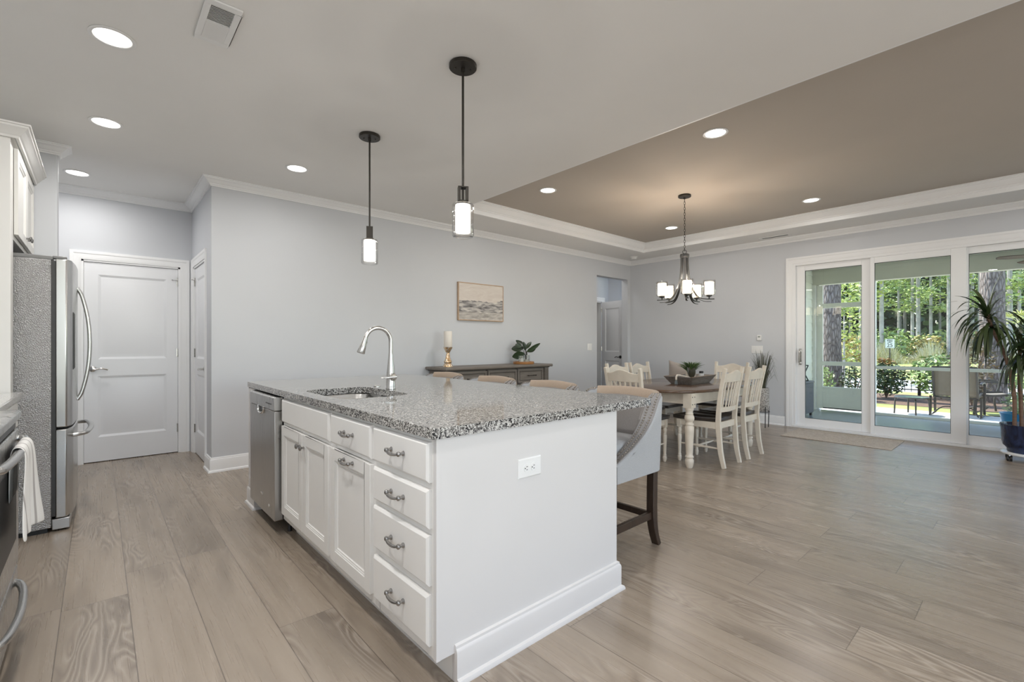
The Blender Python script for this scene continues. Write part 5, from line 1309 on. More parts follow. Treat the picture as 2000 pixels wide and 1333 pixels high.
b = MB(); Mx = Matrix.Translation((7.26, 3.93, 0.665)) @ Matrix.Rotation(math.radians(-18), 4, 'Y') @ Matrix.Rotation(math.radians(12), 4, 'X'); b.M = Mx
n = 10; G0, G1 = [], []
for j in range(n + 1):
    r0, r1 = [], []
    for i in range(n + 1):
        u, v = i / n * 2 - 1, j / n * 2 - 1; t = 0.075 * ((1 - abs(u) ** 2.5) * (1 - abs(v) ** 2.5)) ** 0.6; k = 1 - 0.06 * (1 - abs(u) ** 2) * abs(v) ** 3 ; k2 = 1 - 0.06 * (1 - abs(v) ** 2) * abs(u) ** 3
        r0.append((t + 0.002, u * 0.23 * k2, v * 0.23 * k)); r1.append((-t - 0.002, u * 0.23 * k2, v * 0.23 * k))
    G0.append([b.v(p) for p in r0]); G1.append([b.v(p) for p in r1])
for j in range(n):
    for i in range(n): b.f([G0[j][i], G0[j][i + 1], G0[j + 1][i + 1], G0[j + 1][i]]); b.f([G1[j][i], G1[j + 1][i], G1[j + 1][i + 1], G1[j][i + 1]])
for i in range(n):
    b.f([G0[0][i], G1[0][i], G1[0][i + 1], G0[0][i + 1]]); b.f([G0[n][i], G0[n][i + 1], G1[n][i + 1], G1[n][i]]); b.f([G0[i][0], G0[i + 1][0], G1[i + 1][0], G1[i][0]]); b.f([G0[i][n], G1[i][n], G1[i + 1][n], G0[i + 1][n]])
tag(b.build('throw_pillow', fabric('beige_pillow', (0.42, 0.36, 0.32), (0.54, 0.48, 0.43)), smooth=70), 'beige throw pillow leaning on the wall behind the dining table', 'pillow')

# potted dragon tree on a rolling caddy
PX, PY = 7.09, 0.05
cdy = thing('plant_caddy', 'white rolling plant caddy on black casters under the blue pot', 'caddy', (PX, PY, 0))
b = MB(); b.lathe([(0.0, 0.068), (0.20, 0.068), (0.205, 0.072), (0.205, 0.084), (0.20, 0.088), (0.0, 0.088)], (PX, PY, 0), 36); b.build('platform', M['plastic'], cdy)
for k in range(5):
    a = math.radians(130 + 72 * k); x, y = PX + 0.175 * math.cos(a), PY + 0.175 * math.sin(a)
    b = MB(); b.tube([(x, y, 0.03), (x, y, 0.069)], 0.010, 8); w = b.build('caster', M['chrome'], cdy)
    b = MB()
    for s in (-0.013, 0.013): b.lathe([(0.0, s - 0.008), (0.026, s - 0.008), (0.029, s - 0.004), (0.029, s + 0.004), (0.026, s + 0.008), (0, s + 0.008)], (x, y, 0.029), 18, axis='y')
    b.build('wheel', M['black'], w)
dr = thing('dragon_tree', 'tall dragon tree with drooping strap leaves in a dark blue glazed pot', 'plant', (PX, PY, 0.0885))
bl, nt, bb = newmat('blue_glaze'); f = noise(nt, coords(nt, (1, 1, 0.5)), 14, 4, 0.6, 1.0); nt.links.new(ramp(nt, f, [(0.35, (0.006, 0.010, 0.03)), (0.65, (0.02, 0.035, 0.10)), (0.8, (0.04, 0.08, 0.20))]), bb.inputs['Base Color']); bb.inputs['Roughness'].default_value = 0.15; bump(nt, bb, noise(nt, coords(nt), 40, 3), 0.3, 0.006)
b = MB(); b.lathe([(0.0, 0.0885), (0.155, 0.0885), (0.160, 0.10), (0.160, 0.125), (0.19, 0.16), (0.198, 0.20), (0.205, 0.34), (0.212, 0.365), (0.212, 0.375), (0.200, 0.375), (0.195, 0.35), (0.19, 0.33), (0.0, 0.325)], (PX, PY, 0), 44); b.build('pot', bl, dr, smooth=50)
b = MB(); b.lathe([(0.0, 0.3255), (0.19, 0.3305), (0.1, 0.336), (0, 0.338)], (PX, PY, 0), 24); b.build('soil', paint('soil', (0.03, 0.02, 0.014), 0.95, 0.3, 60), dr)
canem = wood('cane_bark', (0.10, 0.055, 0.035), (0.24, 0.14, 0.09), (1, 1, 40), 0.7, 1.5)
rng = random.Random(21)
def strap_head(mb, c, axis, n, L, w, rng, droop=1.0):
    """tuft of long arching leaves round a cane top"""
    axis = Vector(axis).normalized()
    for k in range(n):
        a = k * 2.399 + rng.uniform(-0.3, 0.3); low = k / n
        r = Vector((math.cos(a), math.sin(a), 0)); base = Vector(c) - axis * 0.16 * low
        up0 = 1.0 - 1.1 * low; l = L * rng.uniform(0.75, 1.1)
        d0 = (axis * max(0.1, up0) + r * (0.30 + 0.9 * low)).normalized(); p = base.copy(); pts = [p.copy()]; dirn = d0
        for s in range(9):
            dirn = (dirn + Vector((0, 0, -0.26 * droop * (0.5 + low) * (1 + s * 0.10)))).normalized(); p = p + dirn * l / 9
            if p.x > 7.44: p.x = 7.44
            pts.append(p.copy())
        ws = [w * q for q in (0.8, 1, 1, 1, 0.97, 0.9, 0.75, 0.55, 0.3, 0.03)]
        mb.ribbon(pts, ws, side=r.cross(Vector((0, 0, 1))))
canes = [((PX - 0.06, PY + 0.10), [(PX - 0.055, PY + 0.105, 0.7), (PX - 0.02, PY + 0.16, 1.05), (PX - 0.02, PY + 0.26, 1.36), (PX - 0.02, PY + 0.30, 1.52)], 60, 0.50),
         ((PX - 0.03, PY + 0.05), [(PX - 0.02, PY + 0.06, 0.75), (PX - 0.02, PY + 0.07, 1.0), (PX - 0.02, PY + 0.06, 1.16)], 34, 0.42),
         ((PX + 0.02, PY - 0.05), [(PX, PY - 0.08, 0.55), (PX - 0.02, PY - 0.02, 0.75), (PX - 0.04, PY - 0.03, 1.02), (PX - 0.03, PY - 0.02, 1.28)], 46, 0.45),
         ((PX + 0.05, PY - 0.10), [(PX + 0.06, PY - 0.12, 0.6), (PX + 0.05, PY - 0.16, 0.9), (PX + 0.05, PY - 0.17, 1.1)], 40, 0.45)]
lm = leafmat('strap_leaf', (0.012, 0.028, 0.010), (0.06, 0.085, 0.025), 0.35)
for (x, y), pts, n, L in canes:
    b = MB(); b.tube(smooth([(x, y, 0.33)] + pts, 6), 0.017, 10); cn = b.build('cane', canem, dr)
    b = MB(); t = Vector(pts[-1]) - Vector(pts[-2]); strap_head(b, pts[-1], t, n, L, 0.030, rng); b.build('leaves', lm, dr, bevel=-1, smooth=60)

# ------------------------------------------------------------------ porch
GZ = -0.12
M['sage'] = paint('porch_paint', (0.62, 0.62, 0.53), 0.6, 0.02, 4)
M['porchwhite'] = paint('porch_white', (0.80, 0.80, 0.77), 0.5, 0.01, 4)
M['screenframe'] = paint('screen_door_paint', (0.80, 0.80, 0.73), 0.5, 0.01, 4)
M['siding'] = paint('pale_siding', (0.84, 0.86, 0.75), 0.6, 0.02, 5)
PXF, PYL = 10.10, 2.80
b = MB(); b.box(7.66, -6, -0.16, PXF + 0.06, 3.0, -0.03)
structure(b.build('porch_floor', paint('porch_concrete', (0.35, 0.385, 0.40), 0.22, 0.05, 3), bevel=0.01), 'blue-grey painted concrete floor of the porch', 'floor')
b = MB(); b.box(7.66, -6, 2.60, PXF + 0.35, 3.4, 2.70); structure(b.build('porch_ceiling', M['sage']), 'pale ceiling of the porch', 'ceiling')
b = MB(); b.box(PXF - 0.05, -6, 2.30, PXF + 0.10, 3.0, 2.60); b.box(PXF - 0.065, -6, 2.56, PXF - 0.05, 3.0, 2.60); structure(b.build('porch_beam', M['sage'], bevel=0.003), 'wide boxed beam along the open side of the porch', 'beam')
b = MB()
for k in range(18):
    z = -0.03 + k * 0.147; b.prism([(PYL, z), (PYL - 0.016, z), (PYL - 0.004, z + 0.15), (PYL, z + 0.15)], 7.66, PXF - 0.10, 'x')
b.box(7.66, PYL, -0.16, PXF - 0.1, PYL + 0.14, 2.6)
structure(b.build('wall_porch', M['siding'], smooth=0), 'pale lap-sided end wall of the porch', 'wall')
b = MB(); b.box(PXF - 0.10, PYL - 0.06, -0.03, PXF + 0.02, PYL + 0.10, 2.30); b.box(PXF + 0.02, PYL - 0.09, -0.12, PXF + 0.14, PYL + 0.1, 2.30); structure(b.build('porch_post', M['porchwhite'], bevel=0.004), 'pale corner post of the porch beside its siding wall', 'post')
b = MB(); b.box(PXF - 0.05, 1.86, -0.03, PXF + 0.09, 2.00, 2.30); structure(b.build('porch_post', M['porchwhite'], bevel=0.004), 'porch post beside the screen door, mostly hidden by the glass door frame', 'post')
b = MB(); b.box(PXF - 0.05, -2.2, -0.03, PXF + 0.09, -2.06, 2.30); structure(b.build('porch_post', M['porchwhite'], bevel=0.004), 'porch post past the right edge of the glass doors', 'post')
sd = thing('screen_door', 'white porch screen door with a kick panel and two cross rails', 'screen door', (PXF, 2.37, -0.03))
b = MB(); b.box(PXF - 0.03, 2.64, 0.0, PXF + 0.01, 2.74, 2.28); b.box(PXF - 0.03, 2.00, 0.0, PXF + 0.01, 2.06, 2.28); b.box(PXF - 0.03, 2.06, 1.86, PXF + 0.01, 2.64, 1.945); b.box(PXF - 0.03, 2.06, 0.80, PXF + 0.01, 2.64, 0.875); b.build('door_frame', M['screenframe'], sd, bevel=0.004)
b = MB(); b.box(PXF - 0.025, 2.06, 0.03, PXF + 0.005, 2.64, 0.385); b.box(PXF - 0.035, 2.06, 0.375, PXF + 0.012, 2.64, 0.41); b.box(PXF - 0.03, 2.06, 0.025, PXF - 0.0255, 2.64, 0.075); b.build('kick_panel', M['screenframe'], sd, bevel=0.003)
b = MB(); b.box(PXF - 0.02, 2.01, 0.004, PXF, 2.73, 0.028); b.build('sweep', M['black'], sd)
for y0, y1, lab in ((-2.06, 1.86, 'pale screen rail across the open bay of the porch'),):
    b = MB(); b.box(PXF - 0.02, y0, 0.765, PXF + 0.03, y1, 0.815); b.box(PXF - 0.02, y0, -0.03, PXF + 0.03, y1, 0.012); structure(b.build('porch_rail', M['screenframe'], bevel=0.003), lab, 'rail')
bx = thing('storage_box', 'dark grey storage box on the porch by the siding wall', 'storage box', (8.95, 2.66, -0.03))
b = MB(); b.box(8.40, 2.56, 0.02, 9.26, 2.775, 0.53); b.build('body', paint('dark_grey_resin', (0.11, 0.11, 0.125), 0.5, 0.04, 8), bx, bevel=0.008)
b = MB(); b.box(8.39, 2.55, 0.531, 9.27, 2.782, 0.565); b.build('lid', paint('dark_grey_lid', (0.13, 0.13, 0.145), 0.5), bx, bevel=0.008)
b = MB()
for x in (8.45, 9.2):
    for y in (2.59, 2.74): b = MB(); b.box(x - 0.02, y - 0.015, -0.03, x + 0.02, y + 0.015, 0.021); b.build('foot', M['black'], bx)
fs = thing('folding_stand', 'folded dark green cross-legged stand on the storage box', 'stand', (8.95, 2.67, 0.566))
b = MB()
for y in (2.60, 2.74):
    b.tube([(8.72, y, 0.573), (9.10, y, 0.83)], 0.009, 6); b.tube([(9.10, y, 0.573), (8.72, y, 0.83)], 0.009, 6)
for x in (8.72, 9.10): b.tube([(x, 2.60, 0.83), (x, 2.74, 0.83)], 0.009, 6); b.tube([(x, 2.60, 0.573), (x, 2.74, 0.573)], 0.007, 6)
b.build('frame', paint('green_black', (0.02, 0.035, 0.03), 0.4), fs)
fx, fy, fz = 9.36, -0.30, 2.36
fn = thing('ceiling_fan', 'dark-bladed ceiling fan on the porch ceiling at the right', 'ceiling fan', (fx, fy, 2.60))
b = MB(); b.lathe([(0, 2.5995), (0.07, 2.5995), (0.06, 2.56), (0.013, 2.55), (0.013, fz + 0.06), (0.09, fz + 0.05), (0.10, fz - 0.02), (0.07, fz - 0.06), (0, fz - 0.07)], (fx, fy, 0), 28); b.build('motor', M['bronze'], fn)
for k in range(5):
    a = math.radians(40 + 72 * k); Mx = Matrix.Translation((fx, fy, fz)) @ Matrix.Rotation(a, 4, 'Z') @ Matrix.Rotation(math.radians(11), 4, 'X'); b = MB(Mx)
    ol = [(0.09, -0.03), (0.2, -0.055), (0.6, -0.068), (0.70, -0.05), (0.72, 0.0), (0.70, 0.05), (0.6, 0.068), (0.2, 0.055), (0.09, 0.03)]
    b.loops([[(x, y, -0.004) for x, y in ol], [(x, y, 0.004) for x, y in ol]]); b.build('blade', wood('fan_blade', (0.05, 0.03, 0.02), (0.11, 0.07, 0.045)), fn)

# ------------------------------------------------------------------ garden, road and woods
def strip(name, x0, x1, z, m, label, cat, kind='structure'):
    b = MB(); b.box(x0, -60, z - 0.3, x1, 90, z); return tag(b.build(name, m, smooth=0), label, cat, kind=kind)
lawn, nt, bb = newmat('lawn'); v = coords(nt); f = math_n(nt, 'ADD', math_n(nt, 'MULTIPLY', noise(nt, v, 1.2, 4), 0.6), math_n(nt, 'MULTIPLY', noise(nt, v, 40, 3), 0.4))
nt.links.new(ramp(nt, f, [(0.3, (0.17, 0.22, 0.05)), (0.7, (0.40, 0.42, 0.16))]), bb.inputs['Base Color']); bb.inputs['Roughness'].default_value = 0.95
mulch, nt, bb = newmat('pine_straw'); v = coords(nt, (1, 3, 1)); f = noise(nt, v, 16, 5, 0.7); nt.links.new(ramp(nt, f, [(0.3, (0.045, 0.028, 0.020)), (0.7, (0.20, 0.125, 0.085))]), bb.inputs['Base Color']); bb.inputs['Roughness'].default_value = 1.0
strip('patio', PXF + 0.06, 12.15, GZ, paint('patio_concrete', (0.62, 0.61, 0.57), 0.85, 0.06, 4), 'sunlit pale concrete patio beyond the porch', 'patio')
strip('lawn', 12.15, 13.0, GZ - 0.01, lawn, 'narrow strip of grass beside the patio', 'grass')
strip('planting_bed', 13.0, 15.75, GZ - 0.005, mulch, 'brown pine-straw planting bed under the shrubs', 'planting bed')
strip('lawn', 15.75, 16.7, GZ - 0.01, lawn, 'grass verge just beyond the black fence', 'grass')
rd, nt, bb = newmat('road_concrete'); tc = nt.nodes.new('ShaderNodeTexCoord'); sp = nt.nodes.new('ShaderNodeSeparateXYZ'); nt.links.new(tc.outputs['Object'], sp.inputs[0])
f = noise(nt, coords(nt), 3, 4); base = ramp(nt, f, [(0.3, (0.42, 0.42, 0.41)), (0.7, (0.52, 0.52, 0.50))])
d = math_n(nt, 'ABSOLUTE', math_n(nt, 'SUBTRACT', sp.outputs[0], 19.4)); nt.links.new(mixc(nt, math_n(nt, 'LESS_THAN', d, 0.07), base, (0.75, 0.50, 0.10)), bb.inputs['Base Color']); bb.inputs['Roughness'].default_value = 0.9
strip('road', 16.7, 22.3, GZ - 0.02, rd, 'pale road with a yellow centre line beyond the fence', 'road')
strip('lawn', 22.3, 130, GZ - 0.015, lawn, 'broad grass verge between the road and the woods', 'grass')

# black metal fence
fe = thing('metal_fence', 'low black metal picket fence along the planting bed', 'fence', (15.7, 3, GZ))
b = MB()
for z in (0.47, 0.60, 0.02): b.box(15.685, -6, z - 0.012, 15.715, 14, z + 0.012)
b.build('rail', M['black'], fe)
for k in range(11):
    y = -5.6 + k * 1.86 + 0.15; b = MB(); b.box(15.67, y - 0.032, GZ, 15.73, y + 0.032, 0.68); b.lathe([(0.0, 0.68), (0.04, 0.68), (0.04, 0.70), (0, 0.73)], (15.7, y, 0), 8); b.build('post', M['black'], fe)
b = MB()
for k in range(146):
    y = -5.7 + k * 0.133; b.box(15.693, y - 0.007, -0.04, 15.707, y + 0.007, 0.62)
pk = b.build('picket', M['black'], fe); pk['kind'] = 'stuff'

# patio furniture
alu = paint('dark_frame', (0.025, 0.022, 0.020), 0.4)
def gpt(px, d): p = W(px, 672, d); return p.x, p.y
tx, ty = gpt(1781, 8.75)
st = thing('side_table', 'low dark patio side table with a glass top beyond the porch', 'side table', (tx, ty, GZ))
b = MB(); b.lathe([(0.0, 0.192), (0.240, 0.192), (0.245, 0.196), (0.245, 0.204), (0.0, 0.206)], (tx, ty, 0), 36); b.build('glass_top', paint('patio_glass', (0.12, 0.18, 0.19), 0.08), st)
b = MB(); b.tube([(tx + 0.249 * math.cos(2 * PI * k / 32), ty + 0.249 * math.sin(2 * PI * k / 32), 0.196) for k in range(33)], 0.014, 8, cap=False); b.build('rim', alu, st)
for k in range(4):
    a = 0.35 + PI / 2 * k; c_, s_ = math.cos(a), math.sin(a); b = MB(); b.tube(smooth([(tx + 0.19 * c_, ty + 0.19 * s_, 0.188), (tx + 0.235 * c_, ty + 0.235 * s_, 0.165), (tx + 0.25 * c_, ty + 0.25 * s_, 0.10), (tx + 0.26 * c_, ty + 0.26 * s_, GZ)], 5), 0.014, 8); b.build('leg', alu, st)
def sling_chair(label):
    t = thing('patio_chair', label, 'patio chair', (0, 0, 0), 'sling patio chairs')
    for s in (-1, 1):
        b = MB(); x = s * 0.29
        b.bar(smooth([(x, -0.36, 0.90), (x, -0.27, 0.62), (x, -0.20, 0.38), (x, -0.17, 0.34)], 5), 0.028, 0.04, up=(0, 1, 0)); b.build('back_post', alu, t, world=False)
        b = MB(); b.bar(smooth([(x, -0.20, 0.40), (x, 0.0, 0.37), (x, 0.25, 0.40), (x, 0.30, 0.38)], 5), 0.028, 0.035); b.build('seat_rail', alu, t, world=False)
        b = MB(); x2 = s * 0.335; b.bar(smooth([(x2, -0.29, 0.60), (x2, -0.1, 0.62), (x2, 0.15, 0.61), (x2, 0.25, 0.58), (x2, 0.26, 0.50), (x2, 0.20, 0.25), (x2, 0.22, 0.03)], 5), 0.035, 0.026, up=(0, 0.7, 0.7)); b.build('arm', alu, t, world=False)
        b = MB(); b.bar([(x2, -0.22, 0.36), (x2, -0.24, 0.02)], 0.03, 0.045, up=(0, 1, 0)); b.build('leg', alu, t, world=False)
        b = MB(); b.tube(smooth([(x2, -0.36, 0.02), (x2, -0.2, 0.008), (x2, 0.2, 0.008), (x2, 0.34, 0.02)], 4), 0.008, 6); b.tube(smooth([(s * 0.30, -0.25, 0.03), (s * 0.2, -0.02, 0.14), (0, 0.0, 0.15)], 4), 0.012, 6); b.build('runner', alu, t, world=False)
    b = MB(); b.bar([(-0.30, -0.36, 0.90), (0.30, -0.36, 0.90)], 0.025, 0.03); b.bar([(-0.3, -0.17, 0.34), (0.3, -0.17, 0.34)], 0.025, 0.03); b.bar([(-0.3, 0.30, 0.38), (0.3, 0.30, 0.38)], 0.025, 0.03); b.build('crossbar', alu, t, world=False)
    b = MB(); path = smooth([(0, -0.355, 0.895), (0, -0.265, 0.62), (0, -0.20, 0.40), (0, -0.10, 0.355), (0, 0.1, 0.37), (0, 0.29, 0.385)], 5)
    b.loops([[(sx * 0.275, p[1] , p[2] + dz) for sx, dz in ((-1, 0.0), (1, 0.0), (1, 0.005), (-1, 0.005))] for p in path]); b.build('sling', fabric('tan_sling', (0.10, 0.085, 0.065), (0.19, 0.165, 0.13), 160), t, world=False, smooth=60)
    return t
c1 = sling_chair('tan sling patio chair with its back to the porch, right of the small table'); x, y = gpt(1848, 8.55); c1.location = (x + 0.2, y - 0.13, GZ); c1.rotation_euler = (0, 0, -math.radians(92))
x, y = gpt(1926, 8.75); copy_tree(c1, (x, y, GZ), -math.radians(163), 'tan sling patio chair seen side-on behind the dragon tree')
x, y = gpt(1992, 6.42); PZ0 = -0.0295; bp = thing('blue_planter', 'bright blue planter with pale foliage on the porch behind the dragon tree', 'planter', (x, y, PZ0))
b = MB(); b.lathe([(0.0, PZ0), (0.15, PZ0), (0.195, PZ0 + 0.25), (0.205, PZ0 + 0.27), (0.185, PZ0 + 0.27), (0.17, PZ0 + 0.24), (0, PZ0 + 0.235)], (x, y, 0), 30); b.build('pot', paint('bright_blue', (0.03, 0.22, 0.42), 0.3, 0.05, 8), bp)
rng = random.Random(77); b = MB(); b.leafcloud((x, y, PZ0 + 0.40), (0.2, 0.2, 0.16), 170, 0.04, rng); b.build('foliage', leafmat('pale_leaf', (0.16, 0.26, 0.10), (0.55, 0.62, 0.40)), bp, bevel=-1, smooth=0)

# shrubs in the bed: (pixel column, distance, radius, height, leaf size, count, colours, label)
def shrub(px, d, r, h, size, n, ca, cb, label, tips=None):
    x, y = gpt(px, d); t = thing('shrub', label, 'shrub', (x, y, GZ), 'shrubs in the planting bed')
    b = MB(); rr = random.Random(int(px))
    for k in range(7):
        a = rr.uniform(0, 2 * PI); b.tube([(x, y, GZ), (x + 0.3 * r * math.cos(a), y + 0.3 * r * math.sin(a), GZ + h * 0.5), (x + 0.6 * r * math.cos(a), y + 0.6 * r * math.sin(a), GZ + h * 0.8)], [0.015, 0.01, 0.005], 5)
    b.build('stem', canem, t)
    b = MB(); b.leafcloud((x, y, GZ + h * 0.54), (r, r, h * 0.50), n, size, rr); b.build('foliage', leafmat('shrub_leaf', ca, cb), t, bevel=-1, smooth=0)
    if tips:
        b = MB(); b.leafcloud((x, y, GZ + h * 1.02), (r * 0.55, r * 0.55, h * 0.10), 60, size * 1.1, rr); b.build('new_leaves', leafmat('tip_leaf', *tips), t, bevel=-1, smooth=0)
shrub(1731, 11.4, 0.42, 0.88, 0.050, 1100, (0.012, 0.030, 0.010), (0.08, 0.13, 0.03), 'dark rounded shrub with orange tips left of the fence post', ((0.22, 0.10, 0.03), (0.35, 0.25, 0.06)))
shrub(1838, 11.2, 0.62, 1.05, 0.055, 1300, (0.04, 0.09, 0.02), (0.26, 0.38, 0.10), 'bright green shrub behind the first patio chair')
shrub(1668, 11.0, 0.30, 0.78, 0.045, 520, (0.012, 0.025, 0.012), (0.07, 0.11, 0.04), 'dark shrub at the right foot of the thick trunk behind the screen door')
shrub(1606, 10.7, 0.26, 0.80, 0.045, 420, (0.08, 0.14, 0.04), (0.36, 0.45, 0.18), 'pale green shrub left of the thick trunk behind the screen door')
shrub(1898, 10.0, 0.40, 1.55, 0.050, 900, (0.05, 0.045, 0.02), (0.34, 0.24, 0.12), 'tall reddish-brown shrub left of the thick trunk by the dragon tree')
shrub(1975, 12.5, 0.5, 0.8, 0.06, 500, (0.06, 0.11, 0.03), (0.32, 0.40, 0.14), 'green shrub right of the thick trunk by the dragon tree')

# two thick pine trunks close to the house
bark, nt, bb = newmat('pine_bark'); v = coords(nt, (1, 1, 0.28)); vo = nt.nodes.new('ShaderNodeTexVoronoi'); vo.feature = 'DISTANCE_TO_EDGE'; vo.inputs['Scale'].default_value = 18; nt.links.new(v, vo.inputs['Vector'])
f = math_n(nt, 'ADD', math_n(nt, 'MULTIPLY', vo.outputs['Distance'], 1.6), math_n(nt, 'MULTIPLY', noise(nt, v, 30, 4), 0.35)); nt.links.new(ramp(nt, f, [(0.08, (0.035, 0.026, 0.022)), (0.30, (0.15, 0.12, 0.105)), (0.7, (0.27, 0.23, 0.21))]), bb.inputs['Base Color']); bb.inputs['Roughness'].default_value = 0.95; bump(nt, bb, f, 0.8, 0.03)
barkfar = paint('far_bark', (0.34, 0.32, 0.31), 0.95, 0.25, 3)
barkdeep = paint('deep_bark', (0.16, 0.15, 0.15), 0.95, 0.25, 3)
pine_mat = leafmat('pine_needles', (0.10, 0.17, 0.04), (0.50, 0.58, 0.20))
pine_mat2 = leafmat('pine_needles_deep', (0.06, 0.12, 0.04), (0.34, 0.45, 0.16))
def pine(px, d, r, label, base_z=5.0, top=15.0, clumps=13, seed=0, spread=2.2, group='pines beyond the road', quads=34, near=False):
    x, y = gpt(px, d); t = thing('pine_tree', label, 'tree', (x, y, GZ), group); rr = random.Random(seed + int(px))
    b = MB(); n = 12; lean = rr.uniform(-0.15, 0.15)
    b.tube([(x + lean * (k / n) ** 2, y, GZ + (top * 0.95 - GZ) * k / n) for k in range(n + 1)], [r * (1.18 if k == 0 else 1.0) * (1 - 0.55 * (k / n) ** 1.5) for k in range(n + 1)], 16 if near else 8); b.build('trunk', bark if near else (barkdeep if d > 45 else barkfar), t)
    b = MB()
    for k in range(clumps):
        z = base_z + (top - base_z) * (k + rr.random()) / clumps; a = rr.uniform(0, 2 * PI); q = spread * rr.uniform(0.25, 1.0) * (1 - 0.45 * (z - base_z) / (top - base_z))
        cx, cy = x + q * math.cos(a), y + q * math.sin(a)
        b.tube([(x, y, z - 0.3), (cx, cy, z)], [0.05, 0.015], 5)
        b.leafcloud((cx, cy, z), (1.05, 1.05, 0.5), int(quads * 2.6), 0.165, rr, 0.5)
    b.build('crown', pine_mat if rr.random() < 0.6 else pine_mat2, t, bevel=-1, smooth=0)
pine(1623, 12.0, 0.225, 'thick pine trunk standing close behind the porch screen door', 9, 17, 8, 1, 2.0, 'thick pines near the house', 40, True)
pine(1938, 10.6, 0.215, 'thick pine trunk close behind the dragon tree', 9, 17, 8, 2, 2.0, 'thick pines near the house', 40, True)
front = [(1722, 37, 0.15, 'pine with a pale trunk just left of the speed limit sign'), (1755, 44, 0.10, 'thin pine just right of the speed limit sign'),
         (1767, 50, 0.15, 'pine a little right of the sign, its trunk dark on one side'), (1782, 40, 0.13, 'left one of two straight pines in the middle of the second glass panel'),
         (1793, 39, 0.15, 'right one of two straight pines in the middle of the second glass panel'), (1818, 42, 0.12, 'pine trunk above the first patio chair, nearer the sign'),
         (1836, 47, 0.10, 'slim pine trunk above the first patio chair'), (1853, 36, 0.13, 'pale pine trunk at the right edge of the second glass panel'),
         (1890, 38, 0.12, 'pale pine trunk at the left edge of the third glass panel'), (1899, 40, 0.14, 'pine trunk left of the thick trunk by the dragon tree'),
         (1914, 36, 0.13, 'pine trunk peeking out left beside the thick trunk'), (1972, 34, 0.17, 'pale pine trunk right of the thick trunk, above the dragon tree'),
         (1991, 44, 0.13, 'pine trunk at the right edge of the picture behind the dragon tree'), (1681, 38, 0.13, 'pine trunk at the right edge of the first glass panel')]
for k, (px, d, r, lab) in enumerate(front): pine(px, d, r, lab, 4.2, 15, 13, 10 + k)
rr = random.Random(9)
for k in range(15):
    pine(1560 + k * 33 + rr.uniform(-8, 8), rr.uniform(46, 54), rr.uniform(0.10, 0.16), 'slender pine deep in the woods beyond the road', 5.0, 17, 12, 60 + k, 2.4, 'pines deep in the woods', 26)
b = MB(); rr = random.Random(31)
for _ in range(7500):
    px = rr.uniform(1480, 2080); d = rr.uniform(55, 62); x, y = gpt(px, d); z = GZ + 13 * rr.random() ** 1.25
    dd = Vector((rr.uniform(-1, 1), rr.uniform(-1, 1), rr.uniform(-0.6, 0.6))).normalized(); e = dd.cross(Vector((rr.uniform(-1, 1), rr.uniform(-1, 1), rr.uniform(-1, 1)))).normalized(); s = rr.uniform(0.45, 0.95); p = Vector((x, y, z))
    b.f([b.v(p - dd * s), b.v(p + e * s * 0.6), b.v(p + dd * s), b.v(p - e * s * 0.6)])
tag(b.build('woods', leafmat('deep_woods', (0.018, 0.04, 0.022), (0.10, 0.16, 0.06)), bevel=-1, smooth=0), 'dense dark green woods closing the view beyond the pines', 'woods', kind='stuff')
# undergrowth and tall grass at the edge of the woods
for k, (px, d, r, h, ca, cb, lab) in enumerate(((1648, 16.5, 0.8, 3.6, (0.09, 0.15, 0.02), (0.48, 0.55, 0.12), 'leafy yellow-green young tree right of the thick trunk behind the screen door'),
        (1742, 37, 1.1, 2.6, (0.07, 0.13, 0.03), (0.34, 0.45, 0.14), 'green sapling behind the speed limit sign'), (1775, 38, 1.5, 2.3, (0.08, 0.14, 0.03), (0.36, 0.46, 0.14), 'broad green bush right of the sign at the wood edge'),
        (1808, 37, 1.2, 2.0, (0.20, 0.16, 0.04), (0.55, 0.46, 0.16), 'yellowing bush in the middle of the wood edge'), (1840, 38, 1.6, 2.4, (0.08, 0.14, 0.03), (0.38, 0.46, 0.14), 'green bush at the wood edge above the first patio chair'),
        (1702, 40, 1.5, 2.4, (0.06, 0.12, 0.03), (0.30, 0.40, 0.12), 'green bush at the wood edge left of the sign'), (1672, 30, 1.0, 1.8, (0.20, 0.15, 0.04), (0.55, 0.45, 0.15), 'yellowing bush behind the screen door'),
        (1985, 36, 1.8, 2.6, (0.08, 0.14, 0.03), (0.36, 0.45, 0.15), 'green bush at the wood edge behind the dragon tree'), (1897, 37, 1.3, 2.4, (0.06, 0.12, 0.03), (0.32, 0.42, 0.13), 'green bush at the wood edge at the left of the third glass panel'))):
    x, y = gpt(px, d); t = thing('bush', lab, 'bush', (x, y, GZ), 'bushes at the edge of the woods'); q = random.Random(400 + k)
    b = MB(); b.tube([(x, y, GZ), (x + 0.05, y, GZ + h * 0.7)], [0.05, 0.02], 6); b.build('stem', barkfar, t)
    b = MB(); b.leafcloud((x, y, GZ + h * 0.55), (r, r, h * 0.5), 700 if k == 0 else 420, 0.085 if k == 0 else 0.17, q); b.build('foliage', leafmat('bush_leaf', ca, cb), t, bevel=-1, smooth=0)
b = MB(); rr = random.Random(55)
for _ in range(5200):
    px = rr.uniform(1560, 2060); d = rr.uniform(30.5, 36.5); x, y = gpt(px, d); h = rr.uniform(0.6, 1.6) * (0.6 + 0.4 * math.sin(px * 0.07)); a = rr.uniform(0, 2 * PI); s = rr.uniform(0.05, 0.45); w = 0.035
    b.ribbon([(x, y, GZ), (x + s * 0.3 * math.cos(a), y + s * 0.3 * math.sin(a), GZ + h * 0.6), (x + s * math.cos(a), y + s * math.sin(a), GZ + h)], [w, w, 0.01], side=(RGT.x, RGT.y, 0))
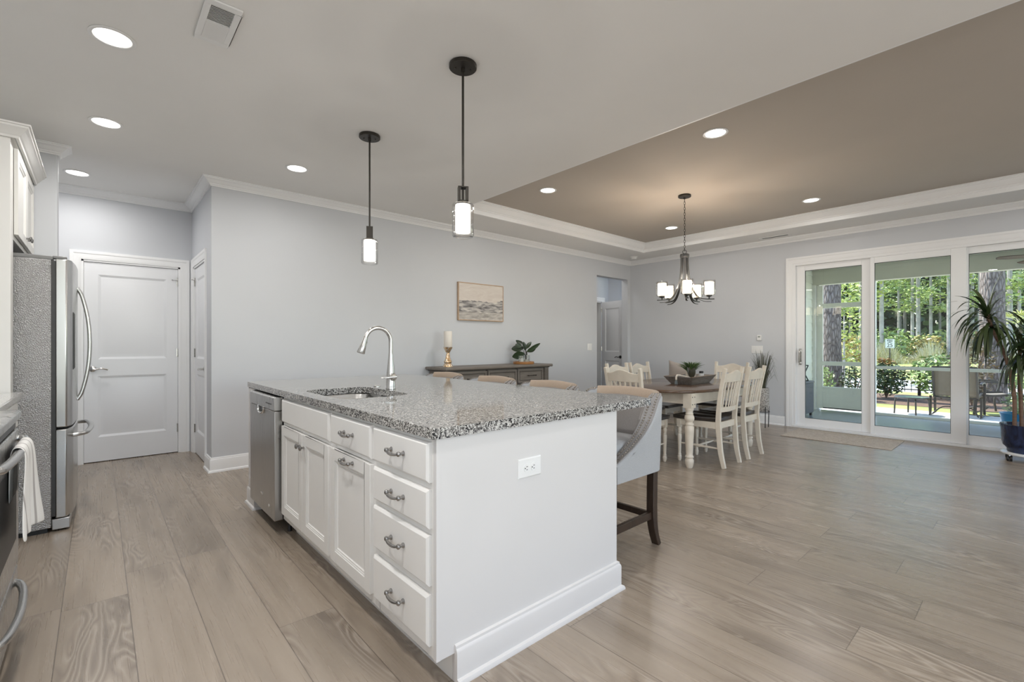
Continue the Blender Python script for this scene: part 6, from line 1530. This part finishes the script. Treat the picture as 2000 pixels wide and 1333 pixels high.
tag(b.build('tall_grass', leafmat('dry_grass', (0.22, 0.21, 0.09), (0.62, 0.56, 0.36)), bevel=-1, smooth=0), 'tall tan and green grasses along the edge of the woods', 'grass', kind='stuff')
# speed limit sign
x, y = gpt(1738, 30); sg = thing('speed_limit_sign', 'white SPEED LIMIT 25 sign on a post beyond the road', 'road sign', (x, y, GZ))
b = MB(); b.box(x - 0.03, y - 0.03, GZ, x + 0.03, y + 0.03, 1.46); b.build('post', M['iron'], sg)
yaw = math.atan2(FWD.y * 0 + y, x) - PI / 2
SMx = Matrix.Translation((x, y, 1.22)) @ Matrix.Rotation(yaw, 4, 'Z'); b = MB(SMx); b.prism(rrect(-0.24, -0.29, 0.24, 0.29, 0.03, 4), -0.045, -0.035, 'y'); pnl = b.build('sign_panel', paint('sign_white', (0.85, 0.85, 0.85), 0.5), sg)
b = MB(SMx)
for q in ((-0.22, -0.27, 0.22, -0.26), (-0.22, 0.26, 0.22, 0.27), (-0.22, -0.26, -0.21, 0.26), (0.21, -0.26, 0.22, 0.26)): b.box(q[0], -0.047, q[1], q[2], -0.0455, q[3])
b.build('border', M['black'], pnl)
for txt, zc, size in (('SPEED', 0.165, 0.115), ('LIMIT', 0.055, 0.115), ('25', -0.21, 0.31)):
    cu = bpy.data.curves.new('lettering', 'FONT'); cu.body = txt; cu.size = size; cu.align_x = 'CENTER'; cu.extrude = 0.001; cu.offset = 0.004
    tmp = bpy.data.objects.new('text', cu); C.objects.link(tmp); bpy.context.view_layer.update()
    me = bpy.data.meshes.new_from_object(tmp.evaluated_get(bpy.context.evaluated_depsgraph_get())); bpy.data.objects.remove(tmp)
    o = bpy.data.objects.new('lettering', me); C.objects.link(o); me.materials.clear(); me.materials.append(M['black']); o.parent = pnl
    o.matrix_local = Matrix.Translation(-Vector(sg.location)) @ SMx @ Matrix.Translation((0, -0.047, zc)) @ Matrix.Rotation(PI / 2, 4, 'X')
# fan palm beyond the road
x, y = gpt(1990, 22); pm = thing('fan_palm', 'small fan palm behind the dragon tree at the right edge', 'palm', (x, y, GZ))
b = MB(); b.tube([(x, y, GZ), (x, y, 2.2)], [0.13, 0.11], 10); b.build('trunk', barkfar, pm)
b = MB(); q = random.Random(8)
for k in range(16):
    a = 2 * PI * k / 16 + q.uniform(-0.2, 0.2); el = q.uniform(-0.3, 0.9); d = Vector((math.cos(a) * math.cos(el), math.sin(a) * math.cos(el), math.sin(el))); c = Vector((x, y, 2.2)) + d * 0.45; sd_ = d.cross(Vector((0, 0, 1))).normalized(); up_ = sd_.cross(d)
    b.tube([(x, y, 2.2), c], 0.012, 4)
    for j in range(9):
        f_ = (j - 4) / 4 * 1.25; e = (d * math.cos(f_) + sd_ * math.sin(f_)); b.ribbon([c, c + e * 0.3, c + e * 0.55 + Vector((0, 0, -0.06))], [0.03, 0.05, 0.004], side=e.cross(up_))
b.build('fronds', leafmat('palm_leaf', (0.16, 0.20, 0.05), (0.50, 0.50, 0.20)), pm, bevel=-1, smooth=0)
